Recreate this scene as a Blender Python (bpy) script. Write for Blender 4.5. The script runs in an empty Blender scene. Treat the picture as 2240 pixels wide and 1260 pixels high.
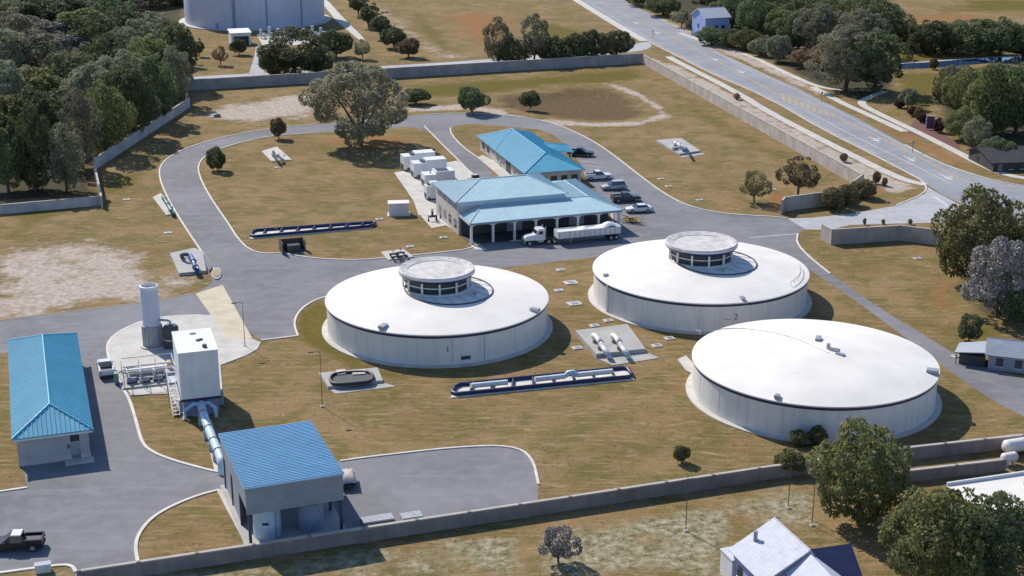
import bpy, bmesh, math, random
import numpy as np
from mathutils import Vector, Matrix
from mathutils.geometry import tessellate_polygon
R = math.radians
sc = bpy.context.scene
col = sc.collection

# ---------------------------------------------------------------- camera, sky, sun, exposure
CAM_H = 77.4; FOC = 3200.0; PITCH = math.atan(1060 / 3200.0)
cd = bpy.data.cameras.new('camera'); cam = bpy.data.objects.new('camera', cd); col.objects.link(cam)
cam.location = (0, 0, CAM_H); cam.rotation_euler = (math.pi / 2 - PITCH, 0, 0)
cd.sensor_width = 36.0; cd.lens = FOC / 2240 * 36.0; cd.clip_start = 1; cd.clip_end = 20000
sc.camera = cam
SUN_EL = R(41); SH = R(-53)                 # shadows fall along this ground heading
w = bpy.data.worlds.new('World'); sc.world = w; w.use_nodes = True
nt = w.node_tree; bg = nt.nodes['Background']
sky = nt.nodes.new('ShaderNodeTexSky'); sky.sky_type = 'NISHITA'; sky.sun_disc = False
sky.sun_elevation = SUN_EL; sky.ozone_density = 6.0; sky.dust_density = 0.3
sx, sy = -math.cos(SH), -math.sin(SH)       # horizontal direction towards the sun
sky.sun_rotation = math.atan2(sx, sy)
nt.links.new(sky.outputs[0], bg.inputs[0]); bg.inputs[1].default_value = 0.14
sd = bpy.data.lights.new('sun', 'SUN'); sd.energy = 4.7; sd.angle = R(0.5); sd.color = (1.0, 0.93, 0.82)
so = bpy.data.objects.new('sun', sd); col.objects.link(so); so.location = (0, 200, 200)
ldir = Vector((math.cos(SH) * math.cos(SUN_EL), math.sin(SH) * math.cos(SUN_EL), -math.sin(SUN_EL)))
so.rotation_euler = ldir.to_track_quat('-Z', 'Y').to_euler()
vs = sc.view_settings; vs.view_transform = 'Standard'; vs.look = 'None'; vs.exposure = 0.12; vs.gamma = 1.0
vs.use_curve_mapping = False

# ---------------------------------------------------------------- survey helper: a photo point on the level z -> a place in the world
_s, _c = math.sin(PITCH), math.cos(PITCH)
def G(px, py, z=0.0):
    u = (px - 1120) / FOC; v = (py - 630) / FOC
    dy = _c - v * _s; dz = -_s - v * _c; t = (z - CAM_H) / dz
    return Vector((u * t, dy * t, z))
def G2(px, py, z=0.0):
    p = G(px, py, z); return (p.x, p.y)
def pscale(p):                              # photo pixels per metre at a world point
    return FOC / (p.y * _c - (p.z - CAM_H) * _s)
U = R(18.6)                                 # heading of the plant's own grid

# ---------------------------------------------------------------- materials
def new_mat(name):
    m = bpy.data.materials.new(name); m.use_nodes = True
    return m, m.node_tree, m.node_tree.nodes['Principled BSDF']
def nd(nt, typ, **kw):
    n = nt.nodes.new(typ)
    for k, v in kw.items():
        if k.startswith('i_'):
            key = k[2:]; n.inputs[int(key) if key.isdigit() else key].default_value = v
        else: setattr(n, k, v)
    return n
def pos(nt): return nt.nodes.new('ShaderNodeNewGeometry').outputs['Position']
def noise(nt, vec, scale, detail=4, rough=0.55):
    n = nd(nt, 'ShaderNodeTexNoise', i_Scale=scale, i_Detail=detail, i_Roughness=rough)
    nt.links.new(vec, n.inputs['Vector']); return n.outputs['Fac']
def ramp(nt, fac, a, b, ca=(0, 0, 0, 1), cb=(1, 1, 1, 1)):
    r = nt.nodes.new('ShaderNodeValToRGB'); e = r.color_ramp.elements
    e[0].position = a; e[0].color = ca; e[1].position = b; e[1].color = cb
    nt.links.new(fac, r.inputs[0]); return r.outputs[0]
def mixc(nt, fac, a, b, mode='MIX'):
    n = nd(nt, 'ShaderNodeMix', data_type='RGBA', blend_type=mode)
    for s, v in ((0, fac), (6, a), (7, b)):
        if isinstance(v, (int, float)): n.inputs[s].default_value = v
        elif isinstance(v, tuple): n.inputs[s].default_value = v if len(v) == 4 else v + (1,)
        else: nt.links.new(v, n.inputs[s])
    return n.outputs[2]
def math_(nt, op, a, b=0.5, clamp=False):
    n = nd(nt, 'ShaderNodeMath', operation=op, use_clamp=clamp)
    for i, v in enumerate((a, b)):
        if isinstance(v, (int, float)): n.inputs[i].default_value = v
        else: nt.links.new(v, n.inputs[i])
    return n.outputs[0]
def bump(nt, bs, h, strength, dist):
    b = nd(nt, 'ShaderNodeBump', i_Strength=strength, i_Distance=dist)
    nt.links.new(h, b.inputs['Height']); nt.links.new(b.outputs[0], bs.inputs['Normal'])
def sc3(c, k): return tuple(min(1, x * k) for x in c)
def paint(name, c, rough=0.6, var=0.18, scale=0.5, metal=0.0, dirt=None, spec=0.5):
    """painted / weathered surface: base colour with uneven tone and streaks of dirt"""
    m, nt, bs = new_mat(name); p = pos(nt)
    f = noise(nt, p, scale, 5, 0.6)
    c1 = mixc(nt, ramp(nt, f, 0.3, 0.7), sc3(c, 1 - var), sc3(c, 1 + var * 0.6))
    if dirt:
        mp = nd(nt, 'ShaderNodeMapping'); mp.inputs['Scale'].default_value = (1.3, 1.3, 0.12); nt.links.new(p, mp.inputs[0])
        f2 = noise(nt, mp.outputs[0], 0.9, 6, 0.65)
        c1 = mixc(nt, math_(nt, 'MULTIPLY', ramp(nt, f2, 0.48, 0.78), 0.5), c1, dirt)
    nt.links.new(c1, bs.inputs['Base Color']); bs.inputs['Roughness'].default_value = rough
    bs.inputs['Metallic'].default_value = metal; bs.inputs['Specular IOR Level'].default_value = spec
    bump(nt, bs, noise(nt, p, scale * 12, 3), 0.12, 0.02)
    return m
def asphalt_mat(name, c, patch=0.35):
    m, nt, bs = new_mat(name); p = pos(nt)
    big = noise(nt, p, 0.06, 4, 0.6); mid = noise(nt, p, 0.45, 6, 0.65); fine = noise(nt, p, 9, 2)
    mp = nd(nt, 'ShaderNodeMapping'); mp.inputs['Rotation'].default_value = (0, 0, -U); mp.inputs['Scale'].default_value = (0.05, 0.5, 1); nt.links.new(p, mp.inputs[0])
    streak = noise(nt, mp.outputs[0], 1.0, 5, 0.6)
    c1 = mixc(nt, ramp(nt, big, 0.35, 0.65), sc3(c, 1 - patch * 0.5), sc3(c, 1 + patch * 0.4))
    c1 = mixc(nt, math_(nt, 'MULTIPLY', ramp(nt, mid, 0.46, 0.68), 0.38), c1, sc3(c, 1.45))
    c1 = mixc(nt, math_(nt, 'MULTIPLY', ramp(nt, streak, 0.52, 0.66), 0.4), c1, sc3(c, 1.35))
    mid2 = noise(nt, p, 0.22, 5, 0.7)
    c1 = mixc(nt, math_(nt, 'MULTIPLY', ramp(nt, mid2, 0.58, 0.72), 0.45), c1, sc3(c, 0.6))
    vo = nd(nt, 'ShaderNodeTexVoronoi', feature='DISTANCE_TO_EDGE', i_Scale=0.07)
    wob = nd(nt, 'ShaderNodeTexNoise', i_Scale=0.3, i_Detail=4.0); nt.links.new(p, wob.inputs['Vector'])
    vm = nd(nt, 'ShaderNodeVectorMath', operation='MULTIPLY_ADD'); vm.inputs[1].default_value = (5, 5, 0)
    nt.links.new(wob.outputs['Color'], vm.inputs[0]); nt.links.new(p, vm.inputs[2]); nt.links.new(vm.outputs[0], vo.inputs['Vector'])
    crack = ramp(nt, vo.outputs[0], 0.002, 0.009, (1, 1, 1, 1), (0, 0, 0, 1))
    c1 = mixc(nt, math_(nt, 'MULTIPLY', crack, 0.16), c1, sc3(c, 0.5))
    nt.links.new(c1, bs.inputs['Base Color']); bs.inputs['Roughness'].default_value = 0.9
    bs.inputs['Specular IOR Level'].default_value = 0.25
    bump(nt, bs, fine, 0.3, 0.03); return m
def concrete_mat(name, c):
    m, nt, bs = new_mat(name); p = pos(nt)
    f = noise(nt, p, 0.35, 6, 0.65); g = noise(nt, p, 2.5, 4)
    c1 = mixc(nt, ramp(nt, f, 0.3, 0.72), sc3(c, 0.78), sc3(c, 1.1))
    c1 = mixc(nt, math_(nt, 'MULTIPLY', ramp(nt, g, 0.55, 0.8), 0.35), c1, sc3(c, 0.6))
    nt.links.new(c1, bs.inputs['Base Color']); bs.inputs['Roughness'].default_value = 0.85
    bump(nt, bs, g, 0.2, 0.02); return m
def ground_mat():
    m, nt, bs = new_mat('dry_lawn'); p = pos(nt)
    n1 = noise(nt, p, 0.035, 5, 0.6); n2 = noise(nt, p, 0.28, 6, 0.7); n3 = noise(nt, p, 2.2, 5, 0.75); n4 = noise(nt, p, 0.9, 5, 0.7)
    mp = nd(nt, 'ShaderNodeMapping'); mp.inputs['Rotation'].default_value = (0, 0, -U); mp.inputs['Scale'].default_value = (0.14, 1.5, 1); nt.links.new(p, mp.inputs[0])
    mow = noise(nt, mp.outputs[0], 1.0, 4, 0.65)
    n5 = noise(nt, p, 0.11, 5, 0.62); n6 = noise(nt, p, 0.6, 7, 0.78); n7 = noise(nt, p, 5.0, 3, 0.7)
    wv = nd(nt, 'ShaderNodeVectorMath', operation='MULTIPLY_ADD'); wv.inputs[1].default_value = (6, 6, 0)
    wn = nd(nt, 'ShaderNodeTexNoise', i_Scale=0.05, i_Detail=3.0); nt.links.new(p, wn.inputs['Vector'])
    nt.links.new(wn.outputs['Color'], wv.inputs[0]); nt.links.new(p, wv.inputs[2]); q = wv.outputs[0]
    b1 = noise(nt, q, 0.16, 3, 0.5); b2 = noise(nt, q, 0.42, 3, 0.6); b3 = noise(nt, q, 1.1, 3, 0.65); b4 = noise(nt, q, 0.055, 2, 0.5)
    mp2 = nd(nt, 'ShaderNodeMapping'); mp2.inputs['Rotation'].default_value = (0, 0, -U - 0.25); mp2.inputs['Scale'].default_value = (0.22, 1.1, 1); nt.links.new(q, mp2.inputs[0])
    dash = noise(nt, mp2.outputs[0], 1.0, 5, 0.7)
    c = mixc(nt, ramp(nt, b4, 0.40, 0.60), (0.203, 0.138, 0.055), (0.276, 0.186, 0.088))
    c = mixc(nt, math_(nt, 'MULTIPLY', ramp(nt, b1, 0.47, 0.58), 0.8), c, (0.151, 0.127, 0.038))
    c = mixc(nt, math_(nt, 'MULTIPLY', ramp(nt, b2, 0.54, 0.64), 0.6), c, (0.296, 0.192, 0.111))
    c = mixc(nt, math_(nt, 'MULTIPLY', ramp(nt, mow, 0.50, 0.66), 0.55), c, (0.343, 0.243, 0.118))
    c = mixc(nt, math_(nt, 'MULTIPLY', ramp(nt, dash, 0.54, 0.66), 0.7), c, (0.390, 0.289, 0.164))
    c = mixc(nt, math_(nt, 'MULTIPLY', ramp(nt, b3, 0.56, 0.66), 0.6), c, (0.125, 0.089, 0.033))
    c = mixc(nt, math_(nt, 'MULTIPLY', ramp(nt, n6, 0.62, 0.72), 0.85), c, (0.489, 0.389, 0.265))
    c = mixc(nt, math_(nt, 'MULTIPLY', ramp(nt, n3, 0.56, 0.68), 0.5), c, (0.102, 0.076, 0.028))
    c = mixc(nt, math_(nt, 'MULTIPLY', ramp(nt, n7, 0.64, 0.72), 0.6), c, (0.520, 0.421, 0.277))
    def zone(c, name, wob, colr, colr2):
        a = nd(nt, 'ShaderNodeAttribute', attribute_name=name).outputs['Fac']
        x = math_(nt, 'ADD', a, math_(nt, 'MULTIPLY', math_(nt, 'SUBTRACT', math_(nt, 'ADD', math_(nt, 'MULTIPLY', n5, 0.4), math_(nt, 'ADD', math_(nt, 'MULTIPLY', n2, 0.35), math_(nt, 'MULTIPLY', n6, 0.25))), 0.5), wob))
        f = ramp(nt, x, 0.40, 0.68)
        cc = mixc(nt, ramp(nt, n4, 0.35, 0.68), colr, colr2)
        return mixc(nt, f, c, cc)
    c = zone(c, 'green', 1.3, (0.111, 0.094, 0.018), (0.170, 0.126, 0.028))
    c = zone(c, 'red', 1.4, (0.322, 0.156, 0.063), (0.241, 0.120, 0.043))
    c = zone(c, 'sand', 2.6, (0.56, 0.485, 0.43), (0.33, 0.255, 0.185))
    c = zone(c, 'rough', 2.4, (0.11, 0.10, 0.035), (0.50, 0.43, 0.30))
    c = zone(c, 'mud', 1.6, (0.105, 0.070, 0.036), (0.175, 0.118, 0.055))
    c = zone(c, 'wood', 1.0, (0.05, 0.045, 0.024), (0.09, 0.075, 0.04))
    nt.links.new(c, bs.inputs['Base Color']); bs.inputs['Roughness'].default_value = 0.95
    bs.inputs['Specular IOR Level'].default_value = 0.1
    bump(nt, bs, math_(nt, 'ADD', n3, n2), 0.7, 0.25); return m
def leaf_mat(name, a, b, trans=0.38):
    m, nt, bs = new_mat(name)
    at = nd(nt, 'ShaderNodeAttribute', attribute_name='leaf').outputs['Fac']
    oi = nt.nodes.new('ShaderNodeObjectInfo').outputs['Random']
    c = mixc(nt, at, a, b)
    hs = nd(nt, 'ShaderNodeHueSaturation'); nt.links.new(c, hs.inputs['Color'])
    nt.links.new(math_(nt, 'ADD', math_(nt, 'MULTIPLY', oi, 0.05), 0.475), hs.inputs['Hue'])
    nt.links.new(math_(nt, 'ADD', math_(nt, 'MULTIPLY', oi, 0.55), 0.75), hs.inputs['Value'])
    nt.links.new(hs.outputs[0], bs.inputs['Base Color']); bs.inputs['Roughness'].default_value = 0.65
    bs.inputs['Specular IOR Level'].default_value = 0.25
    tr = nt.nodes.new('ShaderNodeBsdfTranslucent'); nt.links.new(hs.outputs[0], tr.inputs[0])
    mx = nt.nodes.new('ShaderNodeMixShader'); mx.inputs[0].default_value = trans
    nt.links.new(bs.outputs[0], mx.inputs[1]); nt.links.new(tr.outputs[0], mx.inputs[2])
    nt.links.new(mx.outputs[0], nt.nodes['Material Output'].inputs[0]); return m
def glass_mat(name, c=(0.02, 0.03, 0.045)):
    m, nt, bs = new_mat(name); bs.inputs['Base Color'].default_value = c + (1,); bs.inputs['Roughness'].default_value = 0.08
    bs.inputs['Specular IOR Level'].default_value = 0.8; return m

M = {}
M['ground'] = ground_mat()
M['asphalt'] = asphalt_mat('plant_asphalt', (0.20, 0.197, 0.208))
M['road'] = asphalt_mat('worn_road_asphalt', (0.27, 0.275, 0.295), 0.25)
M['drive'] = asphalt_mat('pale_drive', (0.40, 0.40, 0.41), 0.25)
M['concrete'] = concrete_mat('concrete', (0.56, 0.53, 0.48))
M['pad'] = concrete_mat('old_pad_concrete', (0.42, 0.41, 0.385))
M['ramp'] = concrete_mat('tan_concrete', (0.58, 0.50, 0.36))
M['kerb'] = concrete_mat('kerb_concrete', (0.68, 0.64, 0.57))
M['wallc'] = paint('wall_stucco', (0.37, 0.335, 0.33), 0.9, 0.25, 0.3, dirt=(0.16, 0.135, 0.12))
M['wallpale'] = paint('pale_wall_stucco', (0.50, 0.47, 0.47), 0.9, 0.22, 0.3, dirt=(0.26, 0.23, 0.22))
M['wallbeige'] = paint('beige_wall_stucco', (0.47, 0.41, 0.37), 0.9, 0.25, 0.3, dirt=(0.22, 0.18, 0.15))
M['walldark'] = paint('dark_wall_stucco', (0.27, 0.235, 0.225), 0.9, 0.3, 0.3, dirt=(0.11, 0.09, 0.08))
M['wallcap'] = paint('wall_cap', (0.46, 0.42, 0.38), 0.9, 0.15)
M['tank'] = paint('tank_white', (0.74, 0.71, 0.67), 0.6, 0.08, 0.15, dirt=(0.46, 0.43, 0.40))
M['tankroof'] = paint('tank_roof_white', (0.79, 0.75, 0.69), 0.75, 0.11, 0.16)
M['pancap'] = paint('weathered_cap', (0.60, 0.57, 0.54), 0.8, 0.28, 0.8, dirt=(0.34, 0.31, 0.29))
M['farblue'] = paint('pale_blue_tank_paint', (0.56, 0.57, 0.66), 0.6, 0.08, 0.08, dirt=(0.36, 0.37, 0.5))
M['navy'] = paint('navy_paint', (0.02, 0.022, 0.075), 0.45, 0.15)
M['navypipe'] = paint('navy_pipe', (0.018, 0.022, 0.085), 0.4, 0.2)
M['bluepipe'] = paint('blue_pipe', (0.05, 0.12, 0.36), 0.4, 0.2)
M['lightpipe'] = paint('light_blue_pipe', (0.47, 0.62, 0.74), 0.4, 0.12)
M['greenpipe'] = paint('green_pipe', (0.13, 0.30, 0.26), 0.5, 0.2)
M['roofblue'] = paint('teal_metal_roof', (0.12, 0.43, 0.59), 0.42, 0.16, 0.25, dirt=(0.30, 0.50, 0.58))
M['roofrib'] = paint('teal_metal_seam', (0.14, 0.48, 0.63), 0.42, 0.1)
M['roofpale'] = paint('glare_teal_roof', (0.41, 0.575, 0.63), 0.42, 0.12, 0.3, dirt=(0.56, 0.68, 0.72))  # the plant's teal paint with sun glare put into its colour
M['ribpale'] = paint('glare_teal_seam', (0.5, 0.66, 0.71), 0.42, 0.1)  # seams lightened in colour for the same glare
M['roofmid'] = paint('steel_blue_roof', (0.33, 0.58, 0.76), 0.42, 0.12, 0.3, dirt=(0.45, 0.62, 0.72))
M['ribmid'] = paint('steel_blue_seam', (0.17, 0.38, 0.56), 0.42, 0.1)
M['white'] = paint('white_paint', (0.72, 0.72, 0.71), 0.55, 0.08, 0.6, dirt=(0.5, 0.47, 0.43))
M['cream'] = paint('cream_stucco', (0.55, 0.50, 0.46), 0.85, 0.1, 0.6, dirt=(0.36, 0.32, 0.29))
M['greywall'] = paint('grey_stucco', (0.42, 0.42, 0.44), 0.85, 0.1, 0.5, dirt=(0.28, 0.27, 0.28))
M['shadeblue'] = paint('dull_blue_panel', (0.25, 0.29, 0.40), 0.6, 0.1)
M['dark'] = paint('dark_metal', (0.035, 0.035, 0.042), 0.5, 0.2)
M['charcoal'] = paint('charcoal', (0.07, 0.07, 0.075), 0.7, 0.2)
M['steel'] = paint('galvanised_steel', (0.42, 0.43, 0.45), 0.4, 0.15, 2.0, metal=0.7)
M['brown'] = paint('brown_boards', (0.10, 0.075, 0.065), 0.8, 0.25, 1.5)
M['tan'] = paint('tan_timber', (0.36, 0.27, 0.17), 0.8, 0.2, 1.5)
M['purple'] = paint('plum_panel', (0.10, 0.025, 0.08), 0.6, 0.15)
M['slate'] = paint('slate_blue_shingle', (0.05, 0.06, 0.13), 0.8, 0.25, 1.2)
M['palshing'] = paint('pale_shingle', (0.58, 0.59, 0.65), 0.85, 0.12, 1.2, dirt=(0.4, 0.4, 0.46))
M['lilac'] = paint('lilac_siding', (0.36, 0.36, 0.58), 0.8, 0.12, 0.9)
M['bluehouse'] = paint('blue_siding', (0.28, 0.36, 0.62), 0.8, 0.12, 0.9)
M['greymetal'] = paint('grey_blue_metal', (0.30, 0.33, 0.38), 0.5, 0.15)
M['darkshing'] = paint('dark_shingle', (0.055, 0.05, 0.055), 0.9, 0.25)
M['yellowline'] = paint('yellow_road_paint', (0.55, 0.36, 0.10), 0.8, 0.3, 1.5)
M['whiteline'] = paint('white_road_paint', (0.62, 0.62, 0.62), 0.8, 0.25, 1.5)
M['water'] = glass_mat('canal_water', (0.03, 0.06, 0.13))
M['glass'] = glass_mat('dark_glass')
M['tyre'] = paint('tyre_rubber', (0.02, 0.02, 0.02), 0.9, 0.1)
M['carwhite'] = paint('white_car_paint', (0.72, 0.73, 0.75), 0.25, 0.03)
M['carblack'] = paint('black_car_paint', (0.012, 0.012, 0.016), 0.22, 0.1)
M['cargrey'] = paint('grey_car_paint', (0.05, 0.055, 0.065), 0.25, 0.05)
M['carsilver'] = paint('silver_car_paint', (0.45, 0.46, 0.5), 0.25, 0.05)
M['lampglass'] = paint('lamp_lens', (0.75, 0.75, 0.72), 0.2, 0.02)
M['redlens'] = paint('red_lens', (0.35, 0.02, 0.02), 0.25, 0.02)
M['bark'] = paint('bark', (0.12, 0.095, 0.075), 0.95, 0.3, 2.0)
M['greybark'] = paint('grey_bark', (0.26, 0.24, 0.22), 0.95, 0.25, 2.0)
M['yellow'] = paint('yellow_paint', (0.6, 0.42, 0.08), 0.6, 0.15)
M['mulch'] = paint('red_mulch', (0.16, 0.075, 0.06), 0.95, 0.4, 3.0)
M['leaf_dark'] = leaf_mat('leaf_dark_green', (0.085, 0.104, 0.052), (0.195, 0.224, 0.101))
M['leaf_olive'] = leaf_mat('leaf_olive', (0.126, 0.138, 0.054), (0.270, 0.270, 0.102))
M['leaf_moss'] = leaf_mat('leaf_grey_moss', (0.144, 0.149, 0.094), (0.328, 0.316, 0.207))
M['leaf_grand'] = leaf_mat('leaf_dry_olive', (0.19, 0.18, 0.115), (0.40, 0.375, 0.25), 0.45)
M['leaf_brown'] = leaf_mat('leaf_brown', (0.145, 0.123, 0.065), (0.290, 0.232, 0.123))
M['leaf_tan'] = leaf_mat('leaf_tan', (0.319, 0.232, 0.123), (0.493, 0.377, 0.217))
M['leaf_bare'] = leaf_mat('twig_grey', (0.203, 0.189, 0.174), (0.392, 0.362, 0.334), 0.1)
M['leaf_wine'] = leaf_mat('leaf_wine_red', (0.072, 0.029, 0.036), (0.160, 0.065, 0.065))

# ---------------------------------------------------------------- mesh helpers
class MB:
    def __init__(s): s.v = []; s.f = []; s.sm = []
    def add(s, vs, fs, smooth=False):
        o = len(s.v); s.v += [tuple(x) for x in vs]; s.f += [tuple(o + i for i in f) for f in fs]; s.sm += [smooth] * len(fs); return s
    def box(s, c, d, rz=0.0, taper=(1, 1)):
        cx, cy, cz = c; hx, hy, hz = d[0] / 2, d[1] / 2, d[2] / 2; co, si = math.cos(rz), math.sin(rz); vs = []
        for z, tx, ty in ((-hz, 1, 1), (hz, taper[0], taper[1])):
            for x, y in ((-hx, -hy), (hx, -hy), (hx, hy), (-hx, hy)):
                X, Y = x * tx, y * ty; vs.append((cx + X * co - Y * si, cy + X * si + Y * co, cz + z))
        return s.add(vs, [(3, 2, 1, 0), (4, 5, 6, 7), (0, 1, 5, 4), (1, 2, 6, 5), (2, 3, 7, 6), (3, 0, 4, 7)])
    def span(s, x0, x1, y0, y1, z0, z1): return s.box(((x0 + x1) / 2, (y0 + y1) / 2, (z0 + z1) / 2), (x1 - x0, y1 - y0, z1 - z0))
    def prism(s, pts, z0, z1, bottom=False):
        pts = [(p[0], p[1]) for p in pts]
        if sum(a[0] * b[1] - b[0] * a[1] for a, b in zip(pts, pts[1:] + pts[:1])) < 0: pts = pts[::-1]
        n = len(pts); tri = tessellate_polygon([[Vector((x, y, 0)) for x, y in pts]])
        vs = [(x, y, z1) for x, y in pts] + [(x, y, z0) for x, y in pts]; fs = []
        for t in tri:
            a, b, c = (Vector(pts[i]) for i in t)
            if (b - a).cross(c - a) < 0: t = (t[0], t[2], t[1])
            fs.append(tuple(t))
            if bottom: fs.append(tuple(i + n for i in (t[0], t[2], t[1])))
        if z1 - z0 > 1e-4:
            for i in range(n):
                j = (i + 1) % n; fs.append((i, i + n, j + n, j))
        return s.add(vs, fs)
    def sheet(s, outer, holes, z):
        loops = [[Vector((p[0], p[1], 0)) for p in l] for l in [outer] + holes]
        flat = [v for l in loops for v in l]; fs = []
        for t in tessellate_polygon(loops):
            a, b, c = (flat[i] for i in t)
            if (b - a).cross(c - a).z < 0: t = (t[0], t[2], t[1])
            fs.append(tuple(t))
        return s.add([(v.x, v.y, z) for v in flat], fs)
    def tube(s, p0, p1, r0, r1=None, n=8, caps=True):
        r1 = r0 if r1 is None else r1; p0, p1 = Vector(p0), Vector(p1); d = (p1 - p0).normalized()
        a = d.orthogonal().normalized(); b = d.cross(a); vs = []
        for p, r in ((p0, r0), (p1, r1)):
            for i in range(n):
                t = 2 * math.pi * i / n; vs.append(p + (a * math.cos(t) + b * math.sin(t)) * r)
        s.add(vs, [(i, (i + 1) % n, n + (i + 1) % n, n + i) for i in range(n)], True)
        if caps: s.add(vs[:n], [tuple(range(n))[::-1]]); s.add(vs[n:], [tuple(range(n))])
        return s
    def path(s, pts, r, n=8, closed=False):
        pts = [Vector(p) for p in pts]
        m = len(pts); rings = []
        for i, p in enumerate(pts):
            q0 = pts[i - 1] if (i or closed) else p; q1 = pts[(i + 1) % m] if (i < m - 1 or closed) else p
            d = (q1 - q0).normalized(); up = Vector((0, 0, 1)) if abs(d.z) < 0.95 else Vector((1, 0, 0))
            a = d.cross(up).normalized(); b = a.cross(d); rings.append([p + (a * math.cos(2 * math.pi * k / n) + b * math.sin(2 * math.pi * k / n)) * r for k in range(n)])
        vs = [v for rg in rings for v in rg]; fs = []
        for i in range(m if closed else m - 1):
            j = (i + 1) % m
            for k in range(n): fs.append((i * n + k, i * n + (k + 1) % n, j * n + (k + 1) % n, j * n + k))
        s.add(vs, fs, True)
        if not closed: s.add(rings[0], [tuple(range(n))]); s.add(rings[-1], [tuple(range(n))[::-1]])
        return s
    def lathe(s, prof, n=96, c=(0, 0), a0=0.0, a1=2 * math.pi):
        full = abs(a1 - a0 - 2 * math.pi) < 1e-6; m = n if full else n + 1
        for (r0, z0), (r1, z1) in zip(prof, prof[1:]):
            vs = []
            for r, z in ((r0, z0), (r1, z1)):
                for i in range(m):
                    t = a0 + (a1 - a0) * i / n; vs.append((c[0] + r * math.cos(t), c[1] + r * math.sin(t), z))
            fs = []
            for i in range(n):
                j = (i + 1) % m; fs.append((i, j, m + j, m + i))
            s.add(vs, fs, True)
        return s
    def slab(s, pts, th):                   # a flat roof plane given thickness below it
        pts = [Vector(p) for p in pts]; nrm = (pts[1] - pts[0]).cross(pts[2] - pts[0]).normalized()
        if nrm.z < 0: pts = pts[::-1]; nrm = -nrm
        n = len(pts); lo = [p - nrm * th for p in pts]
        return s.add(pts + lo, [tuple(range(n)), tuple(range(2 * n - 1, n - 1, -1))] + [(i, n + i, n + (i + 1) % n, (i + 1) % n) for i in range(n)])
    def seams(s, pts, step, wd=0.07, ht=0.08, along=False):   # standing seams running up a roof plane (or across it)
        pts = [Vector(p) for p in pts]; nrm = (pts[1] - pts[0]).cross(pts[2] - pts[0]).normalized()
        if nrm.z < 0: nrm = -nrm
        e = Vector((0, 0, 1)).cross(nrm).normalized(); up = nrm.cross(e)
        if along: e, up = up, e
        q = [((p - pts[0]).dot(e), (p - pts[0]).dot(up)) for p in pts]
        lo, hi = min(a for a, _ in q), max(a for a, _ in q); t = lo + step * 0.5
        while t < hi:
            ys = []
            for (a0, b0), (a1, b1) in zip(q, q[1:] + q[:1]):
                if (a0 - t) * (a1 - t) < 0: ys.append(b0 + (b1 - b0) * (t - a0) / (a1 - a0))
            if len(ys) >= 2 and max(ys) - min(ys) > 0.15:
                y0, y1 = min(ys), max(ys); vs = []
                for y in (y0, y1):
                    for da, dh in ((-wd / 2, 0), (wd / 2, 0), (wd / 2, ht), (-wd / 2, ht)): vs.append(pts[0] + e * (t + da) + up * y + nrm * (dh + 0.003))
                s.add(vs, [(0, 1, 2, 3), (7, 6, 5, 4), (1, 5, 6, 2), (2, 6, 7, 3), (3, 7, 4, 0)])
            t += step
        return s
    def mesh(s, name):
        me = bpy.data.meshes.new(name); me.from_pydata(s.v, [], s.f); me.polygons.foreach_set('use_smooth', s.sm); me.update(); return me
    def build(s, name, mat, parent=None, label=None, cat=None, group=None, kind=None):
        o = bpy.data.objects.new(name, s.mesh(name)); col.objects.link(o)
        o.data.materials.append(M[mat] if isinstance(mat, str) else mat)
        if parent: o.parent = parent
        return tag(o, label, cat, group, kind)
def tag(o, label=None, cat=None, group=None, kind=None):
    for k, v in (('label', label), ('category', cat), ('group', group), ('kind', kind)):
        if v: o[k] = v
    return o
def thing(name, label, cat, loc=(0, 0, 0), rz=0.0, group=None):
    o = bpy.data.objects.new(name, None); col.objects.link(o); o.location = loc; o.rotation_euler = (0, 0, rz)
    o.empty_display_size = 0.5
    return tag(o, label, cat, group)
def copy_tree(o, parent=None):
    c = o.copy(); col.objects.link(c); c.parent = parent
    for ch in [x for x in o.children]: copy_tree(ch, c)
    return c
def chaikin(pts, it=2, closed=False):
    pts = [tuple(p[:2]) for p in pts]
    for _ in range(it):
        out = []; n = len(pts)
        for i in range(n if closed else n - 1):
            a, b = pts[i], pts[(i + 1) % n]
            out += [(a[0] * .75 + b[0] * .25, a[1] * .75 + b[1] * .25), (a[0] * .25 + b[0] * .75, a[1] * .25 + b[1] * .75)]
        if not closed: out = [pts[0]] + out + [pts[-1]]
        pts = out
    return pts
def gp(px, z=0.0): return [G2(p[0], p[1], z) for p in px]
def offset_line(pts, d):
    out = []
    for i, p in enumerate(pts):
        a = Vector(pts[max(0, i - 1)]); b = Vector(pts[min(len(pts) - 1, i + 1)]); t = (b - a).normalized(); out.append((p[0] - t.y * d, p[1] + t.x * d))
    return out
def strip(mb, pts, w, z0, z1=None, shift=0.0):
    a = offset_line(pts, shift + w / 2); b = offset_line(pts, shift - w / 2); n = len(pts)
    if z1 is None: return mb.add([(x, y, z0) for x, y in a + b], [(i, n + i, n + i + 1, i + 1) for i in range(n - 1)])
    vs = [(x, y, z1) for x, y in a + b] + [(x, y, z0) for x, y in a + b]; fs = []
    for i in range(n - 1): fs += [(i, n + i, n + i + 1, i + 1), (i, i + 1, 2 * n + i + 1, 2 * n + i), (n + i + 1, n + i, 3 * n + i, 3 * n + i + 1)]
    fs += [(0, 2 * n, 3 * n, n), (n - 1, 2 * n - 1, 4 * n - 1, 3 * n - 1)]
    return mb.add(vs, fs)

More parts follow.
